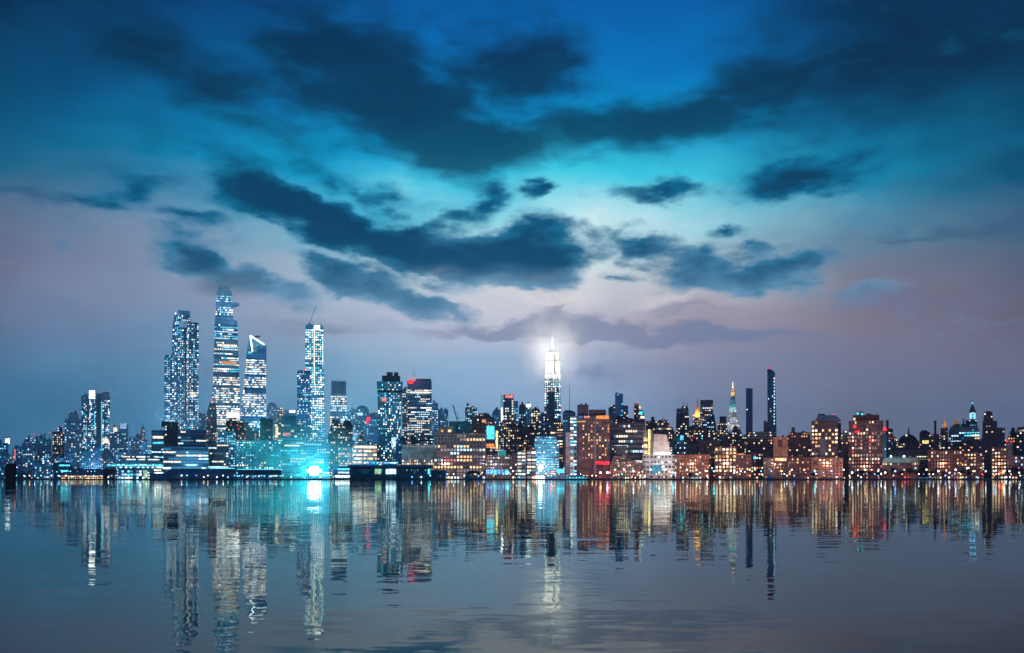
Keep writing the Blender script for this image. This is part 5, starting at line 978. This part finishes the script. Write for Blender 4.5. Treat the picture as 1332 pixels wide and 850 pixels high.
# ------------------------------------------------------------------ boats
def boat(px, L, label, dark=False, cyan=True, D=1212):
    mp = D / F; t = bpy.data.objects.new('river_boat', None); COL.objects.link(t); t.location = ((px - CX) * mp, D, 0); tag(t, label, 'boat')
    l = L * mp / 2
    def hull(z, f, w): return [(-l * f, -w, z), (l * f * .85, -w, z), (l * f * 1.0, 0, z), (l * f * .85, w, z), (-l * f, w, z)]
    b = MB(); b.loft([hull(-.4, .9, 2.0), hull(.6, .95, 2.8), hull(2.0, 1.0, 3.1)], 'navy'); b.build('hull', t)
    b = MB(); b.box(-l * .8, l * .65, -2.3, 2.3, 2.01, 4.4, 'white'); b.build('cabin', t)
    b = MB(); b.box(-l * .6, l * .4, -1.9, 1.9, 4.45, 6.2, 'white'); b.build('upper_deck', t)
    for i in range(max(4, int(L / 3))):
        b = MB(); x_ = -l * .75 + i * (l * 1.35) / max(4, int(L / 3)); b.box(x_, x_ + l * .09 + .4, -2.42, -2.32, 2.8, 3.9, 'glassd' if dark else ('cyan' if i % 2 else 'white')); b.build('window', t)
    if not dark:
        b = MB(); b.box(-l * .9, l * .75, -2.9, -2.6, 2.05, 2.4, 'cyan' if cyan else 'warm'); b.build('deck_light', t)
    b = MB(); b.cyl(0, 0, 6.2, 9, .15, .08, 'metal', 6); b.build('mast', t)
boat(751, 34, 'long ferry with cyan lit decks moored before the orange lit hotel')
boat(617, 17, 'dark unlit boat moored before the curved quay shed', dark=True)
boat(903, 12, 'small dark boat with warm deck light before the red brick warehouse', cyan=False)
boat(1001, 9, 'little dark boat before the blank grey wing', dark=True)

# gold lit crane between flared tower and beige hall
t = bpy.data.objects.new('mobile_crane', None); COL.objects.link(t); t.location = P(530, 0, 1360) * 1; t.location.z = GROUND; t.location.x = (529 - CX) / F * 1360
tag(t, 'golden lit crane boom leaning over the beige hall beside the flared tower', 'crane')
mp = 1360 / F
b = MB(); b.box(-3, 3, -2, 2, 0, 4, 'metal'); b.build('cab', t)
b = MB(); b.bar((-1 * mp, 0, 3.5), (5.5 * mp, 0, (HY - 546) * mp), .55, 'metal', 4); b.build('boom', t)
b = MB()
for i in range(9): b.box((i * .42 + 1.4) * mp - .35, (i * .42 + 1.4) * mp + .35, -.95, -.65, (40 + i * 3.9) * mp - .8, (40 + i * 3.9) * mp + .8, 'amber')
b.build('boom_light', t)
# thin luffing crane on the lattice tower
t = bpy.data.objects.new('luffing_crane', None); COL.objects.link(t); mp = 1850 / F; t.location = ((403 - CX) * mp, 1850, CAM_Z + (HY - 423.5) * mp)
tag(t, 'thin construction crane pointing up right from the top of the lattice tower', 'crane')
b = MB(); b.box(-1.2, 1.2, -1.2, 1.2, 0, 3 * mp, 'metal'); b.build('mast', t)
b = MB(); b.bar((0, 0, 2.5 * mp), (8 * mp, 0, 26 * mp), .5, 'metal', 4); b.build('jib', t)
b = MB(); b.bar((-1 * mp, 0, 1 * mp), (-3.5 * mp, 0, 9 * mp), .4, 'metal', 4); b.build('counter_mast', t)
b = MB(); b.bar((-3.5 * mp, 0, 9 * mp), (7 * mp, 0, 23 * mp), .15, 'metal', 4); b.build('stay_cable', t)

# ------------------------------------------------------------------ weak sun lamp added to tint the facades; no sun is out
sd = bpy.data.lights.new('facade_fill_sun', 'SUN'); sd.energy = 0.06; sd.angle = R(12); sd.color = (.7, .85, 1)
so = bpy.data.objects.new('facade_fill_sun', sd); COL.objects.link(so); so.rotation_euler = (R(68), 0, R(-20))

# ------------------------------------------------------------------ the air
b = MB(); b.box(-5600, 5600, -420, 7600, -2.2, 560, 'roof'); hz = b.build('haze'); hz.data.materials.clear(); hz['kind'] = 'stuff'
m = bpy.data.materials.new('evening_haze'); m.use_nodes = True; T = NT(m.node_tree); out = T.n('ShaderNodeOutputMaterial')
vol = T.n('ShaderNodeVolumePrincipled'); vol.inputs['Density'].default_value = HAZE; vol.inputs['Color'].default_value = (.82, .92, 1, 1); vol.inputs['Anisotropy'].default_value = 0.1
T.link(vol.outputs[0], out.inputs['Volume']); hz.data.materials.append(m)
